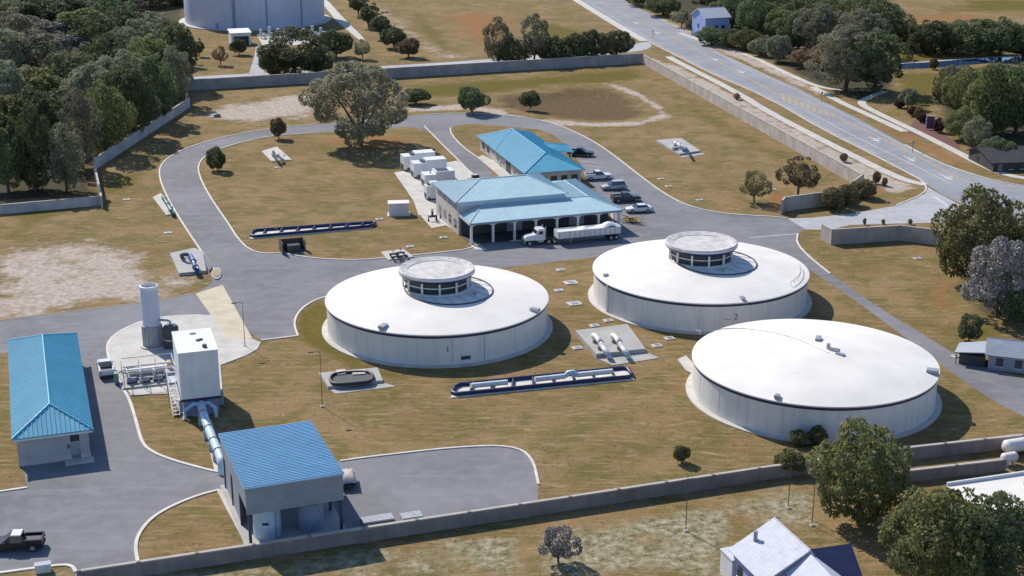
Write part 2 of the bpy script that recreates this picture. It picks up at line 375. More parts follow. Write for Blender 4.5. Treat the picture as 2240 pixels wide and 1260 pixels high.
# ---------------------------------------------------------------- the ground sheet with its soils
def axis(lo, hi, step, far):
    a = list(np.arange(lo, hi + 1e-6, step)); d = step; x = hi
    while x < far: d *= 1.35; x += d; a.append(x)
    d = step; x = lo
    while x > -far: d *= 1.35; x -= d; a.insert(0, x)
    return np.array(a)
xs = axis(-95, 100, 1.0, 9000)
ys1 = list(np.arange(128, 300, 1.0)); yy = 300.0; d = 1.0
while yy < 640: ys1.append(yy); d = min(2.5, d * 1.01); yy += d
d = 2.5
while yy < 12000: ys1.append(yy); d *= 1.35; yy += d
yb = 128.0; d = 1.0; pre = []
while yb > -9000: d *= 1.5; yb -= d; pre.insert(0, yb)
ys = np.array(pre + ys1)
X, Y = np.meshgrid(xs, ys); nx, ny = len(xs), len(ys)
P = np.stack([X.ravel(), Y.ravel()], 1)
def sdf(poly):                              # signed distance to a polygon, positive inside
    poly = np.array(poly); d = np.full(len(P), 1e9); ins = np.zeros(len(P), bool)
    for i in range(len(poly)):
        a, b = poly[i], poly[(i + 1) % len(poly)]; e = b - a; wv = P - a
        t = np.clip((wv @ e) / (e @ e + 1e-9), 0, 1); d = np.minimum(d, np.hypot(*(wv - t[:, None] * e).T))
        c1 = (a[1] <= P[:, 1]) & (b[1] > P[:, 1]); c2 = (b[1] <= P[:, 1]) & (a[1] > P[:, 1]); cr = e[0] * wv[:, 1] - e[1] * wv[:, 0]
        ins ^= (c1 & (cr > 0)) | (c2 & (cr < 0))
    return np.where(ins, d, -d)
def zone(polys, soft, amount=1.0):
    m = np.zeros(len(P))
    for pl in polys: m = np.maximum(m, np.clip(0.5 + sdf(gp(pl)) / (2 * soft), 0, 1))
    return m * amount
pond = [(1060, 215), (1150, 197), (1240, 188), (1330, 186), (1390, 205), (1440, 235), (1452, 255), (1400, 270), (1300, 272), (1190, 262), (1100, 243), (1040, 235)]
sand = np.maximum.reduce([
    zone([[(-60, 560), (60, 535), (150, 525), (270, 530), (320, 560), (330, 590), (430, 610), (490, 612), (430, 642), (330, 662), (150, 684), (-60, 712)]], 8, 0.72),
    zone([[(440, 250), (500, 228), (600, 210), (690, 205), (700, 262), (600, 262), (500, 268)]], 7, 0.8),
    zone([[(1425, 125), (1490, 145), (1700, 258), (1900, 362), (2020, 412), (1960, 425), (1890, 395), (1800, 345), (1560, 215), (1405, 135)]], 1.6, 0.72),
    zone([[(1300, 180), (1345, 182), (1405, 203), (1455, 238), (1462, 258), (1405, 276), (1300, 279), (1300, 268), (1395, 264), (1442, 250), (1430, 236), (1385, 210), (1335, 190)]], 2, 0.74),
    zone([[(890, 235), (1040, 226), (1160, 258), (1300, 268), (1400, 266), (1448, 252), (1435, 232), (1460, 255), (1410, 274), (1300, 278), (1150, 268), (1030, 240), (890, 245)]], 3, 0.85),
    zone([[(800, 15), (845, 12), (900, 55), (980, 105), (1060, 128), (1000, 135), (920, 118), (860, 70)]], 6, 0.5),
    zone([[(1370, 5), (1500, 60), (1700, 145), (1800, 200), (1790, 210), (1660, 150), (1480, 75), (1365, 18)]], 2, 0.7),
    zone([[(395, 168), (560, 162), (770, 152), (1060, 138), (1060, 146), (770, 162), (400, 178)]], 4, 0.5)])
redz = np.maximum.reduce([
    zone([[(930, 30), (1100, 20), (1180, 60), (1090, 125), (990, 95)]], 14, 0.68),
    zone([[(1995, 640), (2060, 585), (2110, 640), (2100, 695), (2030, 690)]], 5, 0.66),
    zone([[(1950, 268), (2080, 335), (2160, 390), (2080, 362), (1940, 285)]], 3, 0.7),
    zone([[(1680, 420), (1720, 425), (1715, 465), (1690, 455)]], 2, 0.9),
    zone([[(830, 290), (900, 285), (940, 310), (880, 330), (700, 320), (680, 300)]], 5, 0.6),
    zone([[(1880, 395), (1960, 405), (1920, 440), (1830, 455)]], 3, 0.6),
    zone([[(1940, 30), (2240, 25), (2240, 55), (1950, 50)]], 6, 0.6)])
green = np.maximum.reduce([
    zone([[(640, 735), (640, 690), (700, 650), (780, 700), (800, 790), (900, 830), (780, 815), (700, 770)]], 3, 0.95),
    zone([[(880, 185), (1150, 168), (1390, 148), (1430, 170), (1340, 185), (1200, 190), (1060, 212), (900, 215)]], 8, 0.8),
    zone([[(1400, 150), (1520, 210), (1700, 310), (1860, 400), (1780, 410), (1600, 320), (1460, 240)]], 8, 0.6),
    zone([[(220, 390), (350, 330), (345, 400), (250, 440), (100, 500), (0, 540), (0, 470)]], 5, 0.6),
    zone([[(1940, 100), (2140, 120), (1960, 140)], [(1960, 160), (2060, 160), (2040, 240), (1990, 250)], [(2060, 0), (2240, 0), (2240, 30), (2080, 25)]], 5, 1.0),
    zone([[(900, 10), (960, 60), (1010, 130), (970, 120), (900, 60)], [(1160, 40), (1300, 70), (1260, 90), (1160, 80)]], 7, 0.8),
    zone([[(1960, 700), (2060, 745), (2240, 815), (2240, 700), (2110, 690)]], 6, 0.62),
    zone([[(1740, 510), (1830, 570), (2060, 540), (1900, 600), (2100, 760), (1980, 700), (1800, 580)]], 4, 0.55),
    zone([[(480, 800), (560, 760), (560, 830), (500, 850)]], 3, 0.5),
    zone([[(1340, 1170), (1400, 1160), (1420, 1230), (1330, 1230)], [(1880, 290), (2040, 345), (2120, 375), (2000, 330)]], 4, 0.9)])
rough = np.maximum.reduce([
    zone([[(1170, 1165), (1470, 1110), (1790, 1060), (1800, 1180), (1620, 1140), (1590, 1260), (1170, 1270)]], 3, 0.72),
    zone([[(-60, 1262), (600, 1225), (1000, 1165), (1170, 1150), (1170, 1280), (-60, 1300)]], 3, 0.56)])
mud = zone([pond], 3.0, 0.0); mud = np.maximum(mud, zone([[(1080, 212), (1240, 191), (1330, 190), (1392, 215), (1425, 245), (1380, 262), (1270, 262), (1180, 250), (1090, 232)]], 5, 0.82))
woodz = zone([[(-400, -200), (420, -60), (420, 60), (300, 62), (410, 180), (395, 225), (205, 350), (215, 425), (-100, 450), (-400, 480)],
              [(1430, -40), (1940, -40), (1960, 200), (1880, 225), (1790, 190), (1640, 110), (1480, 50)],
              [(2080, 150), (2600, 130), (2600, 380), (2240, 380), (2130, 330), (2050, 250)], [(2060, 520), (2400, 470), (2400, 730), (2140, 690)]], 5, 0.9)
dip = np.clip(sdf(gp(pond)) / 14.0, 0, 1); Z = -1.1 * dip * dip * (3 - 2 * dip)
m_ = MB(); me = bpy.data.meshes.new('ground')
idx = np.arange(nx * ny).reshape(ny, nx); q = np.stack([idx[:-1, :-1], idx[:-1, 1:], idx[1:, 1:], idx[1:, :-1]], -1).reshape(-1, 4)
me.vertices.add(nx * ny); me.vertices.foreach_set('co', np.column_stack([P, Z]).astype(np.float32).ravel())
me.loops.add(q.size); me.loops.foreach_set('vertex_index', q.ravel().astype(np.int32))
me.polygons.add(len(q)); me.polygons.foreach_set('loop_start', np.arange(0, q.size, 4, dtype=np.int32)); me.polygons.foreach_set('loop_total', np.full(len(q), 4, np.int32))
me.polygons.foreach_set('use_smooth', np.ones(len(q), bool)); me.update(calc_edges=True)
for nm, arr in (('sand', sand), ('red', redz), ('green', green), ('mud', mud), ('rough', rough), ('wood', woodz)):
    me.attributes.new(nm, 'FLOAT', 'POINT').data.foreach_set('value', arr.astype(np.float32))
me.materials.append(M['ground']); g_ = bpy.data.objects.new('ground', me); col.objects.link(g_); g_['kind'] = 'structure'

# ---------------------------------------------------------------- roads, paving, kerbs
loopL = chaikin([(470, 592), (440, 550), (400, 490), (365, 432), (348, 388), (350, 362), (372, 342), (405, 326), (450, 310), (520, 293), (600, 281), (690, 272)], 2)
loopR = chaikin([(690, 272), (800, 262), (890, 253), (1000, 247), (1090, 250), (1180, 262), (1240, 280), (1300, 310), (1350, 345), (1400, 385), (1440, 415), (1490, 445), (1540, 460), (1600, 470), (1690, 474), (1722, 478)], 2)
eastN = chaikin([(1745, 512), (1742, 535), (1790, 580), (1860, 630), (1950, 690), (2040, 745), (2100, 780), (2160, 806), (2240, 826), (2420, 862)], 2)
eastS = chaikin([(2420, 985), (2240, 912), (2165, 872), (2100, 828), (2040, 782), (1945, 712), (1850, 642), (1770, 590)], 2)
tankN = chaikin([(1770, 590), (1720, 552), (1640, 540), (1480, 546), (1305, 562), (1140, 581), (960, 603), (790, 632), (705, 650), (668, 668), (648, 690), (643, 712), (652, 735)], 2)
padL = chaikin([(440, 690), (380, 692), (320, 700), (270, 720), (240, 742), (233, 765), (242, 795), (264, 842), (284, 875), (300, 930), (310, 968), (328, 987), (370, 1005), (430, 1022), (470, 1032), (515, 1038)], 2)
outer = [(-200, 730), (0, 700), (150, 681), (330, 660), (432, 640), (462, 622)] + loopL + loopR[1:] + [(1762, 500)] + eastN + eastS + tankN[1:] + [(572, 745), (540, 722)] + padL + \
    [(640, 1030), (745, 1009), (800, 1001), (1000, 978), (1120, 975), (1165, 1000), (1178, 1060), (1176, 1096), (980, 1140), (740, 1178), (560, 1207), (303, 1245), (165, 1262), (150, 1236), (0, 1254), (-200, 1280), (-200, 1100), (0, 1076), (60, 1067), (48, 1015), (100, 905), (60, 765), (-200, 800)]
island = chaikin([(700, 290), (600, 297), (540, 308), (480, 326), (447, 342), (433, 362), (436, 385), (452, 418), (472, 450), (500, 490), (520, 522), (545, 547), (580, 556), (618, 553), (660, 562), (720, 568), (790, 569), (870, 562), (960, 553), (1030, 545), (1040, 532), (1200, 522), (1345, 508), (1335, 455), (1290, 400), (1262, 345), (1235, 312), (1195, 285), (1140, 280), (1090, 275), (1030, 270), (988, 276), (985, 292), (1010, 320), (1050, 348), (1085, 388), (1042, 392), (1010, 358), (965, 314), (928, 276), (800, 282)], 1, True)
lawnS = chaikin([(480, 1072), (430, 1085), (370, 1110), (330, 1135), (305, 1165), (295, 1195), (303, 1238)], 2) + [(480, 1212), (552, 1200), (520, 1130)]
MB().sheet(gp(outer), [gp(island), gp(lawnS)], 0.006).build('plant_road', 'asphalt', kind='structure')
road_near = [(1215, -35), (1265, 0), (1420, 92), (1470, 117), (1560, 163), (1680, 214), (1800, 284), (1913, 340), (2013, 393), (2060, 425), (2240, 512), (2400, 600)]
road_far = [(2400, 470), (2240, 407), (2180, 397), (2113, 377), (2047, 353), (1980, 317), (1873, 257), (1797, 220), (1747, 193), (1680, 165), (1560, 108), (1487, 64), (1377, 8), (1310, -35)]
MB().sheet(gp(road_near + road_far), [], 0.010).build('public_road', 'road', kind='structure')
MB().sheet(gp([(1722, 478), (1780, 476), (1860, 468), (1960, 450), (2022, 424), (2030, 410), (2085, 440), (2150, 478), (2060, 487), (1960, 489), (1860, 492), (1815, 503), (1762, 502)]), [], 0.014).build('entrance_drive', 'drive', kind='structure')
MB().sheet(gp(chaikin([(380, 170), (560, 160), (800, 147), (1060, 131), (1250, 113), (1385, 97), (1420, 90), (1428, 103), (1395, 113), (1250, 126), (1060, 142), (800, 158), (560, 172), (380, 182)], 1)), [], 0.006).build('back_drive', 'drive', kind='structure')
MB().sheet(gp([(560, 100), (640, 96), (600, 125), (575, 132), (578, 160), (545, 160), (556, 125)]), [], 0.012).build('reservoir_drive', 'drive', kind='structure')
MB().sheet(gp(chaikin([(695, -5), (712, -5), (750, 38), (805, 92), (796, 96), (735, 45)], 1)), [], 0.008).build('gravel_path', 'concrete', kind='structure')
def walk(name, pts, w, mat='concrete', it=2, z=0.05):
    return strip(MB(), gp(chaikin(pts, it)), w, 0.0, z).build(name, mat, kind='structure')
walk('sidewalk', [(1235, -15), (1330, 44), (1408, 90)], 2.6)
walk('sidewalk', [(1462, 124), (1483, 136), (1613, 202), (1680, 245), (1847, 331), (1933, 374), (1985, 396), (2024, 404)], 2.4)
walk('sidewalk', [(1485, 72), (1533, 88), (1640, 121), (1700, 150), (1763, 180), (1800, 192), (1842, 198)], 2.0)
walk('sidewalk', [(1778, 190), (1847, 228), (1880, 242), (1980, 288)], 2.2)
walk('sidewalk', [(1935, 200), (1892, 216), (1882, 226), (1900, 238), (1997, 284), (2097, 334), (2147, 361), (2197, 382), (2260, 393)], 2.2)
def kerb(pts, w=0.32, it=0, h=0.13, mat='kerb'):
    return strip(MB(), gp(chaikin(pts, it) if it else pts), w, -0.02, h).build('kerb', mat, kind='structure')
kerb(loopL); kerb(loopR[10:]); kerb(eastN[:12]); kerb(tankN[-22:]); kerb(padL, 0.4); kerb([(652, 735), (572, 745)])
n_ = len(island); kerb(island[:46]); kerb([(928, 276), (965, 314), (1010, 358), (1042, 392)], 0.3, 1); kerb([(985, 280), (987, 294), (1012, 322), (1050, 348)], 0.3, 1)
kerb([(745, 1009), (800, 1001), (1000, 978), (1120, 975), (1165, 1000), (1178, 1060)], 0.32, 2); kerb(lawnS[:-3], 0.4)
kerb([(-60, 1081), (0, 1076), (60, 1067)], 0.35); kerb([(-60, 1261), (0, 1254), (130, 1236), (158, 1238), (166, 1252)], 0.4, 2)
kerb([(-100, 716), (0, 700), (150, 681), (330, 660), (432, 640)], 0.3, 1, 0.05, 'tan')
kerb([(1640, 520), (1745, 511)], 0.25, 0, 0.012, 'whiteline')
kerb(road_near[:9], 0.3, 1); kerb([(2013, 393), (2028, 408), (2022, 424), (1960, 450)], 0.3, 2)
kerb(road_far[1:6], 0.3, 1)
# paint on the road
def line(name, pts, w, mat, z=0.016, shift=0.0, it=1):
    return strip(MB(), gp(chaikin(pts, it)), w, z, None, shift).build(name, mat, kind='structure')
cl1 = [(1310, 3), (1340, 20), (1473, 80), (1580, 140), (1690, 200)]; cl2 = [(1840, 261), (1933, 304), (2047, 363), (2143, 412)]
line('centre_line', cl1, 0.35, 'yellowline'); line('centre_line', cl2, 0.35, 'yellowline')
line('median_line', [(1690, 200), (1720, 207), (1770, 222), (1840, 259)], 0.2, 'yellowline'); line('median_line', [(1690, 200), (1720, 222), (1770, 240), (1840, 262)], 0.2, 'yellowline')
mb = MB()
for k in range(9):
    t = k / 8; a = G2(1712 + 110 * t, 206 + 46 * t); b = G2(1716 + 106 * t, 221 + 34 * t); strip(mb, [a, b], 0.45, 0.018)
mb.build('hatched_median', 'yellowline', kind='structure')
line('lane_line', [(1760, 240), (1840, 283), (1890, 308), (2000, 362), (2080, 402)], 0.18, 'whiteline'); line('lane_line', [(1560, 112), (1600, 133), (1660, 165)], 0.16, 'whiteline')
line('edge_line', [(1290, 8), (1425, 92), (1470, 115), (1560, 161), (1680, 212), (1800, 282), (1913, 338)], 0.15, 'whiteline', shift=0.7); line('edge_line', [(1487, 66), (1560, 110), (1680, 168), (1797, 224), (1980, 321)], 0.15, 'whiteline')
for (ax, ay) in ((1390, 50), (1437, 72), (1563, 130), (1620, 157), (1913, 305), (1990, 348), (2070, 388)):
    c = G(ax, ay); o = MB(); o.sheet([(-2.2, -.12), (.3, -.12), (.3, -.5), (1.8, 0), (.3, .5), (.3, .12), (-2.2, .12)], [], 0.0)
    o.sheet([(-0.9, .12), (-0.6, .12), (-0.2, 0.9), (0.1, 1.0), (-.5, 1.3), (-0.9, .95), (-.5, .9)], [], 0.0)
    o = o.build('road_arrow', 'whiteline', kind='structure'); o.location = (c.x, c.y, 0.02); o.rotation_euler = (0, 0, R(-78)); o.scale = (1.5, 1.5, 1)
mb = MB()
for k in range(10):
    t = k / 9; a = G2(2040 + 38 * t, 430 + 27 * t); b = G2(2054 + 38 * t, 434 + 27 * t); strip(mb, [a, b], 0.4, 0.018)
mb.build('crosswalk', 'whiteline', kind='structure')
mb = MB()
for k in range(6):
    a = G2(1268 + 12 * k, 352 + 10 * k); b = G2(1305 + 12 * k, 356 + 10 * k); strip(mb, [a, b], 0.14, 0.014)
mb.build('parking_lines', 'whiteline', kind='structure')
# concrete aprons
def apron(name, px, mat='concrete', z=0.1, it=0):
    return MB().prism(gp(chaikin(px, it, True) if it else px), -0.05, z).build(name, mat, kind='structure')
apron('tower_apron', padL[:26] + [(285, 866), (370, 862), (395, 905), (450, 915), (488, 870), (482, 800), (540, 778), (563, 765), (571, 750), (550, 742), (500, 744), (462, 690)], z=0.11)
apron('loading_ramp', [(428, 643), (500, 744), (552, 741), (487, 624)], 'ramp', 0.085)
apron('pipe_footing', [(443, 920), (462, 918), (497, 1030), (470, 1034)], z=0.07); 
apron('shed_walk', [(474, 1074), (512, 1066), (574, 1204), (545, 1208)], z=0.12)
apron('generator_apron', [(862, 378), (890, 374), (1000, 352), (1045, 388), (965, 402), (962, 455), (1042, 532), (1066, 548), (1040, 547), (1006, 512), (940, 472), (916, 472), (905, 440)], z=0.12)
apron('side_walk', [(1044, 345), (1056, 340), (1150, 388), (1100, 392)], z=0.12)
apron('valve_apron', [(918, 470), (950, 462), (985, 492), (945, 500)], z=0.10)
apron('reservoir_apron', [(563, 80), (640, 72), (705, 70), (704, 96), (640, 100), (576, 102)], z=0.14)

# ---------------------------------------------------------------- storage tanks
def text_wrap(ch, size, r, ang, z0, mat, parent):
    cu = bpy.data.curves.new('numeral', 'FONT'); cu.body = ch; cu.size = size; cu.align_x = 'CENTER'
    to = bpy.data.objects.new('numeral', cu); col.objects.link(to)
    dg = bpy.context.evaluated_depsgraph_get(); me = bpy.data.meshes.new_from_object(to.evaluated_get(dg)); bpy.data.objects.remove(to)
    for v in me.vertices:
        a = ang + v.co.x / r; z = v.co.y + z0; v.co = (math.cos(a) * r, math.sin(a) * r, z)
    me.materials.clear(); me.materials.append(M[mat]); o = bpy.data.objects.new('numeral', me); col.objects.link(o); o.parent = parent; return o
def ang_to(cx, cy, px, py, z):
    p = G(px, py, z); return math.atan2(p.y - cy, p.x - cx)
def roof_z(r, rad, rim, rise): return rim + rise * (1 - r / rad) + 0.0
def storage_tank(label, cx, cy, rad, rim, rise, dome=False):
    t = thing('storage_tank', label, 'tank', (cx, cy, 0), 0, 'white water tanks on the lawn')
    MB().lathe([(rad + 0.9, -0.05), (rad + 0.9, 0.16), (rad - 0.02, 0.16)], 128).build('foundation_ring', 'concrete', t)
    MB().lathe([(rad, 0.1), (rad, rim - 0.55)], 160).build('wall', 'tank', t)
    MB().lathe([(rad, rim - 0.55), (rad + 0.07, rim - 0.55), (rad + 0.07, rim - 0.12), (rad, rim - 0.12)], 160).build('rim_band', 'navy', t)
    prof = [(rad, rim - 0.12), (rad + 0.22, rim - 0.12), (rad + 0.22, rim + 0.05), (rad - 0.3, rim + 0.16)]
    k = 10
    for i in range(1, k + 1):
        r = (rad - 0.3) * (1 - i / k); f = 1 - r / rad
        prof.append((r, rim + 0.16 + (rise * (1 - (r / rad) ** 2) if dome else rise * f)))
    MB().lathe(prof[:3], 160).build('roof_edge', 'tankroof', t)
    # the shell of the roof as one smooth surface
    n = 128; vs = []; fs = []
    for (r, z) in prof[3:]:
        for i in range(n): vs.append((max(r, .01) * math.cos(2 * math.pi * i / n), max(r, .01) * math.sin(2 * math.pi * i / n), z))
    for j in range(len(prof) - 4):
        for i in range(n): fs.append((j * n + i, j * n + (i + 1) % n, (j + 1) * n + (i + 1) % n, (j + 1) * n + i))
    MB().add([(rad + 0.22) / (rad) * Vector((0, 0, 0)) if False else v for v in vs], fs, True).build('roof', 'tankroof', t)
    MB().lathe([(rad + 0.22, rim + 0.05), (rad - 0.3, rim + 0.16)], 128).build('roof_edge', 'tankroof', t)
    for k in range(10):
        an = R(-172) + R(172) * (k + .35) / 10; MB().box(((rad + .005) * math.cos(an), (rad + .005) * math.sin(an), (rim - .5) / 2), (.02, .05, rim - .75), an).build('wall_joint', 'pancap', t)
    def rz(r): return rim + 0.16 + (rise * (1 - (r / rad) ** 2) if dome else rise * (1 - r / rad))
    return t, rz
def on_roof(t, rz, px, py, d, name='roof_hatch', mat='steel'):
    cx, cy = t.location.x, t.location.y; z = 5.0
    for _ in range(4):
        p = G(px, py, z); r = math.hypot(p.x - cx, p.y - cy); z = rz(min(r, 17))
    return MB().box((p.x - cx, p.y - cy, z + d[2] / 2 - 0.03), d, math.atan2(p.y - cy, p.x - cx)).build(name, mat, t)
def aerator(t, rz, ox, oy, blue):
    a = MB().lathe([(4.85, 6.3), (4.95, 8.9)], 48).build('aerator_drum', 'dark', t)
    MB().lathe([(5.45, 6.35), (5.45, 6.85), (4.9, 6.85)], 64).build('drum_collar', 'tank', a)
    pan = MB().lathe([(5.0, 8.5), (5.6, 8.75), (5.85, 9.0), (5.85, 9.55), (5.75, 9.63), (5.5, 9.6), (4.5, 9.36)], 72).build('aerator_pan', 'pancap', t)
    MB().lathe([(4.5, 9.36), (4.45, 9.28), (2.0, 9.34), (0.02, 9.42)], 48).build('pan_floor', 'pancap', pan)
    MB().lathe([(5.02, 8.47), (5.62, 8.72), (5.88, 8.98), (5.88, 9.1)], 72).build('pan_skirt', 'navy', pan)
    MB().lathe([(5.9, 9.12), (5.9, 9.5)], 72, a0=R(250), a1=R(360)).build('pan_guard', 'farblue', pan)
    for k in range(20):
        an = 2 * math.pi * k / 20
        MB().box((5.35 * math.cos(an), 5.35 * math.sin(an), 9.63), (0.3, 0.08, 0.05), an).build('pan_rib', 'white', pan)
    for k in range(12):
        an = 2 * math.pi * k / 12 + 0.13
        MB().box((5.2 * math.cos(an), 5.2 * math.sin(an), 7.65), (0.25, 0.28, 1.75), an).build('column', 'tank', t)
    MB().lathe([(4.96, 7.7), (5.06, 7.7), (5.06, 7.85), (4.96, 7.85)], 48).build('mid_ring', 'white', t)
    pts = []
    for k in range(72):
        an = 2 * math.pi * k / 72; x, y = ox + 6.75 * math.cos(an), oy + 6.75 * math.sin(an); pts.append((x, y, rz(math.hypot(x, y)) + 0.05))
    MB().path(pts, 0.13, 6, True).build('shadow_ring', 'charcoal', t)  # dark ring drawn in place of the aerator's shadow edge on the roof
    vs = []; fs = []                        # radial grid of deck plates inside the shadow ring
    for k in range(18):
        an = 2 * math.pi * k / 18
        p0 = (ox * 0.3 + 5.3 * math.cos(an), oy * 0.3 + 5.3 * math.sin(an)); p1 = (ox + 6.7 * math.cos(an), oy + 6.7 * math.sin(an))
        MB().path([(p0[0], p0[1], rz(math.hypot(*p0)) + 0.03), (p1[0], p1[1], rz(math.hypot(*p1)) + 0.03)], 0.035, 4).build('deck_joint', 'steel', t)
t1, rz1 = storage_tank('white aerator topped tank marked one, leftmost of the three, nearest the box tower', -11.59, 214.67, 17.04, 4.8, 2.6)
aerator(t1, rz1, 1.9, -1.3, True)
text_wrap('1', 1.35, 17.05, ang_to(-11.59, 214.67, 980, 765, 2.6), 2.1, 'dark', t1)
a_ = ang_to(-11.59, 214.67, 1022, 786, 1.1); MB().box((17.05 * math.cos(a_), 17.05 * math.sin(a_), 1.05), (0.12, 1.4, 0.55), a_).build('wall_vent', 'charcoal', t1)
a_ = ang_to(-11.59, 214.67, 1053, 750, 2.6); MB().box((17.03 * math.cos(a_), 17.03 * math.sin(a_), 2.3), (0.1, 0.1, 4.0), a_).build('drain_pipe', 'steel', t1)
on_roof(t1, rz1, 838, 716, (1.6, 0.8, 0.45)); on_roof(t1, rz1, 1170, 680, (1.5, 0.8, 0.45)); on_roof(t1, rz1, 1038, 643, (0.7, 0.25, 0.35))
t2, rz2 = storage_tank('white aerator topped tank marked two, farthest of the three, nearest the gate', 30.9, 229.05, 17.43, 4.8, 2.6)
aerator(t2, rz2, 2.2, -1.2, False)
text_wrap('2', 1.35, 17.44, ang_to(30.9, 229.05, 1609, 691, 2.6), 2.1, 'dark', t2)
text_wrap('~-', 1.1, 17.44, ang_to(30.9, 229.05, 1593, 697, 2.4), 1.9, 'dark', t2)
a_ = ang_to(30.9, 229.05, 1326, 650, 2.6); MB().box((17.53 * math.cos(a_), 17.53 * math.sin(a_), 2.45), (0.18, 0.35, 4.7), a_).build('ladder', 'white', t2)
for k in range(9): MB().box((17.66 * math.cos(a_), 17.66 * math.sin(a_), 0.5 + 0.5 * k), (0.1, 0.7, 0.06), a_).build('ladder_rung', 'steel', t2)
on_roof(t2, rz2, 1624, 654, (0.9, 0.6, 0.4)); on_roof(t2, rz2, 1325, 603, (0.8, 0.5, 0.35)); on_roof(t2, rz2, 1582, 590, (0.7, 0.25, 0.3))
pts = []
for k in range(14):
    an = R(-36) + R(34) * k / 13; pts.append((16.2 * math.cos(an), 16.2 * math.sin(an), rz2(16.2) + 0.55))
rl = MB().path(pts, 0.05, 5).build('roof_railing', 'steel', t2)
for p in pts[::2]: MB().tube((p[0], p[1], p[2] - 0.6), p, 0.04, n=5).build('rail_post', 'steel', rl)
t3, rz3 = storage_tank('plain white tank with a smooth low dome roof and no aerator', 41.47, 187.54, 16.45, 4.9, 1.7, True)
pl = []
for (px, py) in chaikin([(1545, 727), (1600, 716), (1680, 724), (1750, 742), (1812, 772)], 2):
    z = 6.0
    for _ in range(4):
        p = G(px, py, z); z = rz3(min(16.4, math.hypot(p.x - 41.47, p.y - 187.54)))
    pl.append((p.x - 41.47, p.y - 187.54, z + 0.06))
MB().path(pl, 0.06, 5).build('roof_conduit', 'steel', t3)
on_roof(t3, rz3, 1790, 743, (1.5, 0.7, 0.4), mat='greymetal'); on_roof(t3, rz3, 1812, 762, (0.5, 0.5, 0.7)); on_roof(t3, rz3, 1838, 776, (1.2, 0.6, 0.25), mat='greymetal')
on_roof(t3, rz3, 1825, 768, (1.6, 0.15, 0.5)); on_roof(t3, rz3, 1700, 869, (0.9, 0.6, 0.4)); on_roof(t3, rz3, 2040, 815, (1.6, 1.1, 0.5), mat='greymetal'); on_roof(t3, rz3, 1527, 728, (0.7, 0.5, 0.4))
MB().prism([(p[0] - 41.47, p[1] - 187.54) for p in gp([(1483, 788), (1500, 780), (1520, 800), (1520, 822), (1500, 812)])], -0.02, 0.2).build('ladder_pad', 'concrete', t3)
# the big reservoir behind the back wall
ft = thing('reservoir_tank', 'huge pale blue reservoir cut off by the top edge, behind the back wall', 'tank', (-96.5, 554, 0))
MB().lathe([(28.2, -0.05), (28.2, 0.3), (25.9, 0.3)], 96).build('foundation_ring', 'concrete', ft)
MB().lathe([(25.9, 0.1), (25.9, 15.5)], 128).build('wall', 'farblue', ft)
MB().lathe([(26.1, 15.5), (26.1, 15.9), (13, 17.2), (0.1, 17.6)], 96).build('roof', 'tankroof', ft)
for an in (-97, -71, -40): MB().box((25.95 * math.cos(R(an)), 25.95 * math.sin(R(an)), 7.8), (0.25, 1.1 if an == -97 else 0.6, 15.4), R(an)).build('wall_pilaster', 'shadeblue', ft)
MB().box((25.95 * math.cos(R(-112)), 25.95 * math.sin(R(-112)), 1.2), (0.2, 1.2, 2.2), R(-112)).build('door', 'greymetal', ft)

# ---------------------------------------------------------------- perimeter walls
def wall(label, px, h, th=0.3, post=6.0, group='perimeter walls', zref=None, mat='wallc'):
    pts = [G2(p[0], p[1], h if zref is None else zref) for p in px]; o = pts[0]
    t = thing('boundary_wall', label, 'wall', (o[0], o[1], 0), 0, group)
    L = [(x - o[0], y - o[1]) for x, y in pts]
    for i, (a, b) in enumerate(zip(L, L[1:])):
        a, b = Vector(a), Vector(b); d = b - a; ln = d.length; an = math.atan2(d.y, d.x); k = max(1, round(ln / post)); stp = ln / k; u = d / ln
        for j in range(k):
            c = a + u * (stp * (j + 0.5))
            MB().box((c.x, c.y, h / 2 - 0.1), (stp - 0.42, th, h - 0.2), an).build('wall_panel', mat, t)
            MB().box((c.x, c.y, h - 0.11), (stp - 0.44, th + 0.12, 0.16), an).build('coping', 'wallcap', t)
        for j in range(k + (1 if i == len(L) - 2 else 0)):
            c = a + u * (stp * j); MB().box((c.x, c.y, h / 2), (0.416, th + 0.05, h - 0.012), an).build('pier', mat, t)
    return t
wall('long grey stucco wall running beside the public road', [(1410, 120), (1885, 380)], 3.0, mat='wallbeige')
wall('angled grey wall with a square end behind dark shrubs at the gate', [(1888, 380), (1842, 414), (1718, 430), (1711, 437)], 3.0, mat='wallbeige')
wall('short bent grey wall on the near side of the gate, beside the tall oak', [(1800, 490), (1821, 501), (1970, 492), (2062, 503), (2300, 560)], 3.0, mat='wallbeige')
wall('long grey wall along the back of the plant, in front of the reservoir', [(394, 175), (1405, 116)], 3.2)
wall('pale grey wall along the edge of the left wood', [(394, 180), (413, 214), (204, 347), (221, 428)], 2.6, mat='wallpale')
wall('pale grey wall at the left edge, shaded by the wood', [(221, 428), (0, 447), (-220, 466)], 2.0, mat='wallpale')
wall('long grey wall along the bottom of the picture, below the shed', [(172, 1247), (1660, 1022), (1980, 978), (2240, 949), (2420, 930)], 1.8, mat='walldark')
wall('second lower wall beside the flat white roof at right', [(1900, 1042), (1985, 1028), (2198, 1003)], 1.6, group=None, mat='walldark')

# ---------------------------------------------------------------- buildings
def rib_face(mr, ms, pts, step=0.6, th=0.14, along=False):
    mr.slab(pts, th); ms.seams(pts, step, along=along)
def ridge_caps(parent, lines, mat, r=0.1):
    for a, b in lines: MB().path([Vector(a) + Vector((0, 0, .04)), Vector(b) + Vector((0, 0, .04))], r, 6).build('ridge_cap', mat, parent)
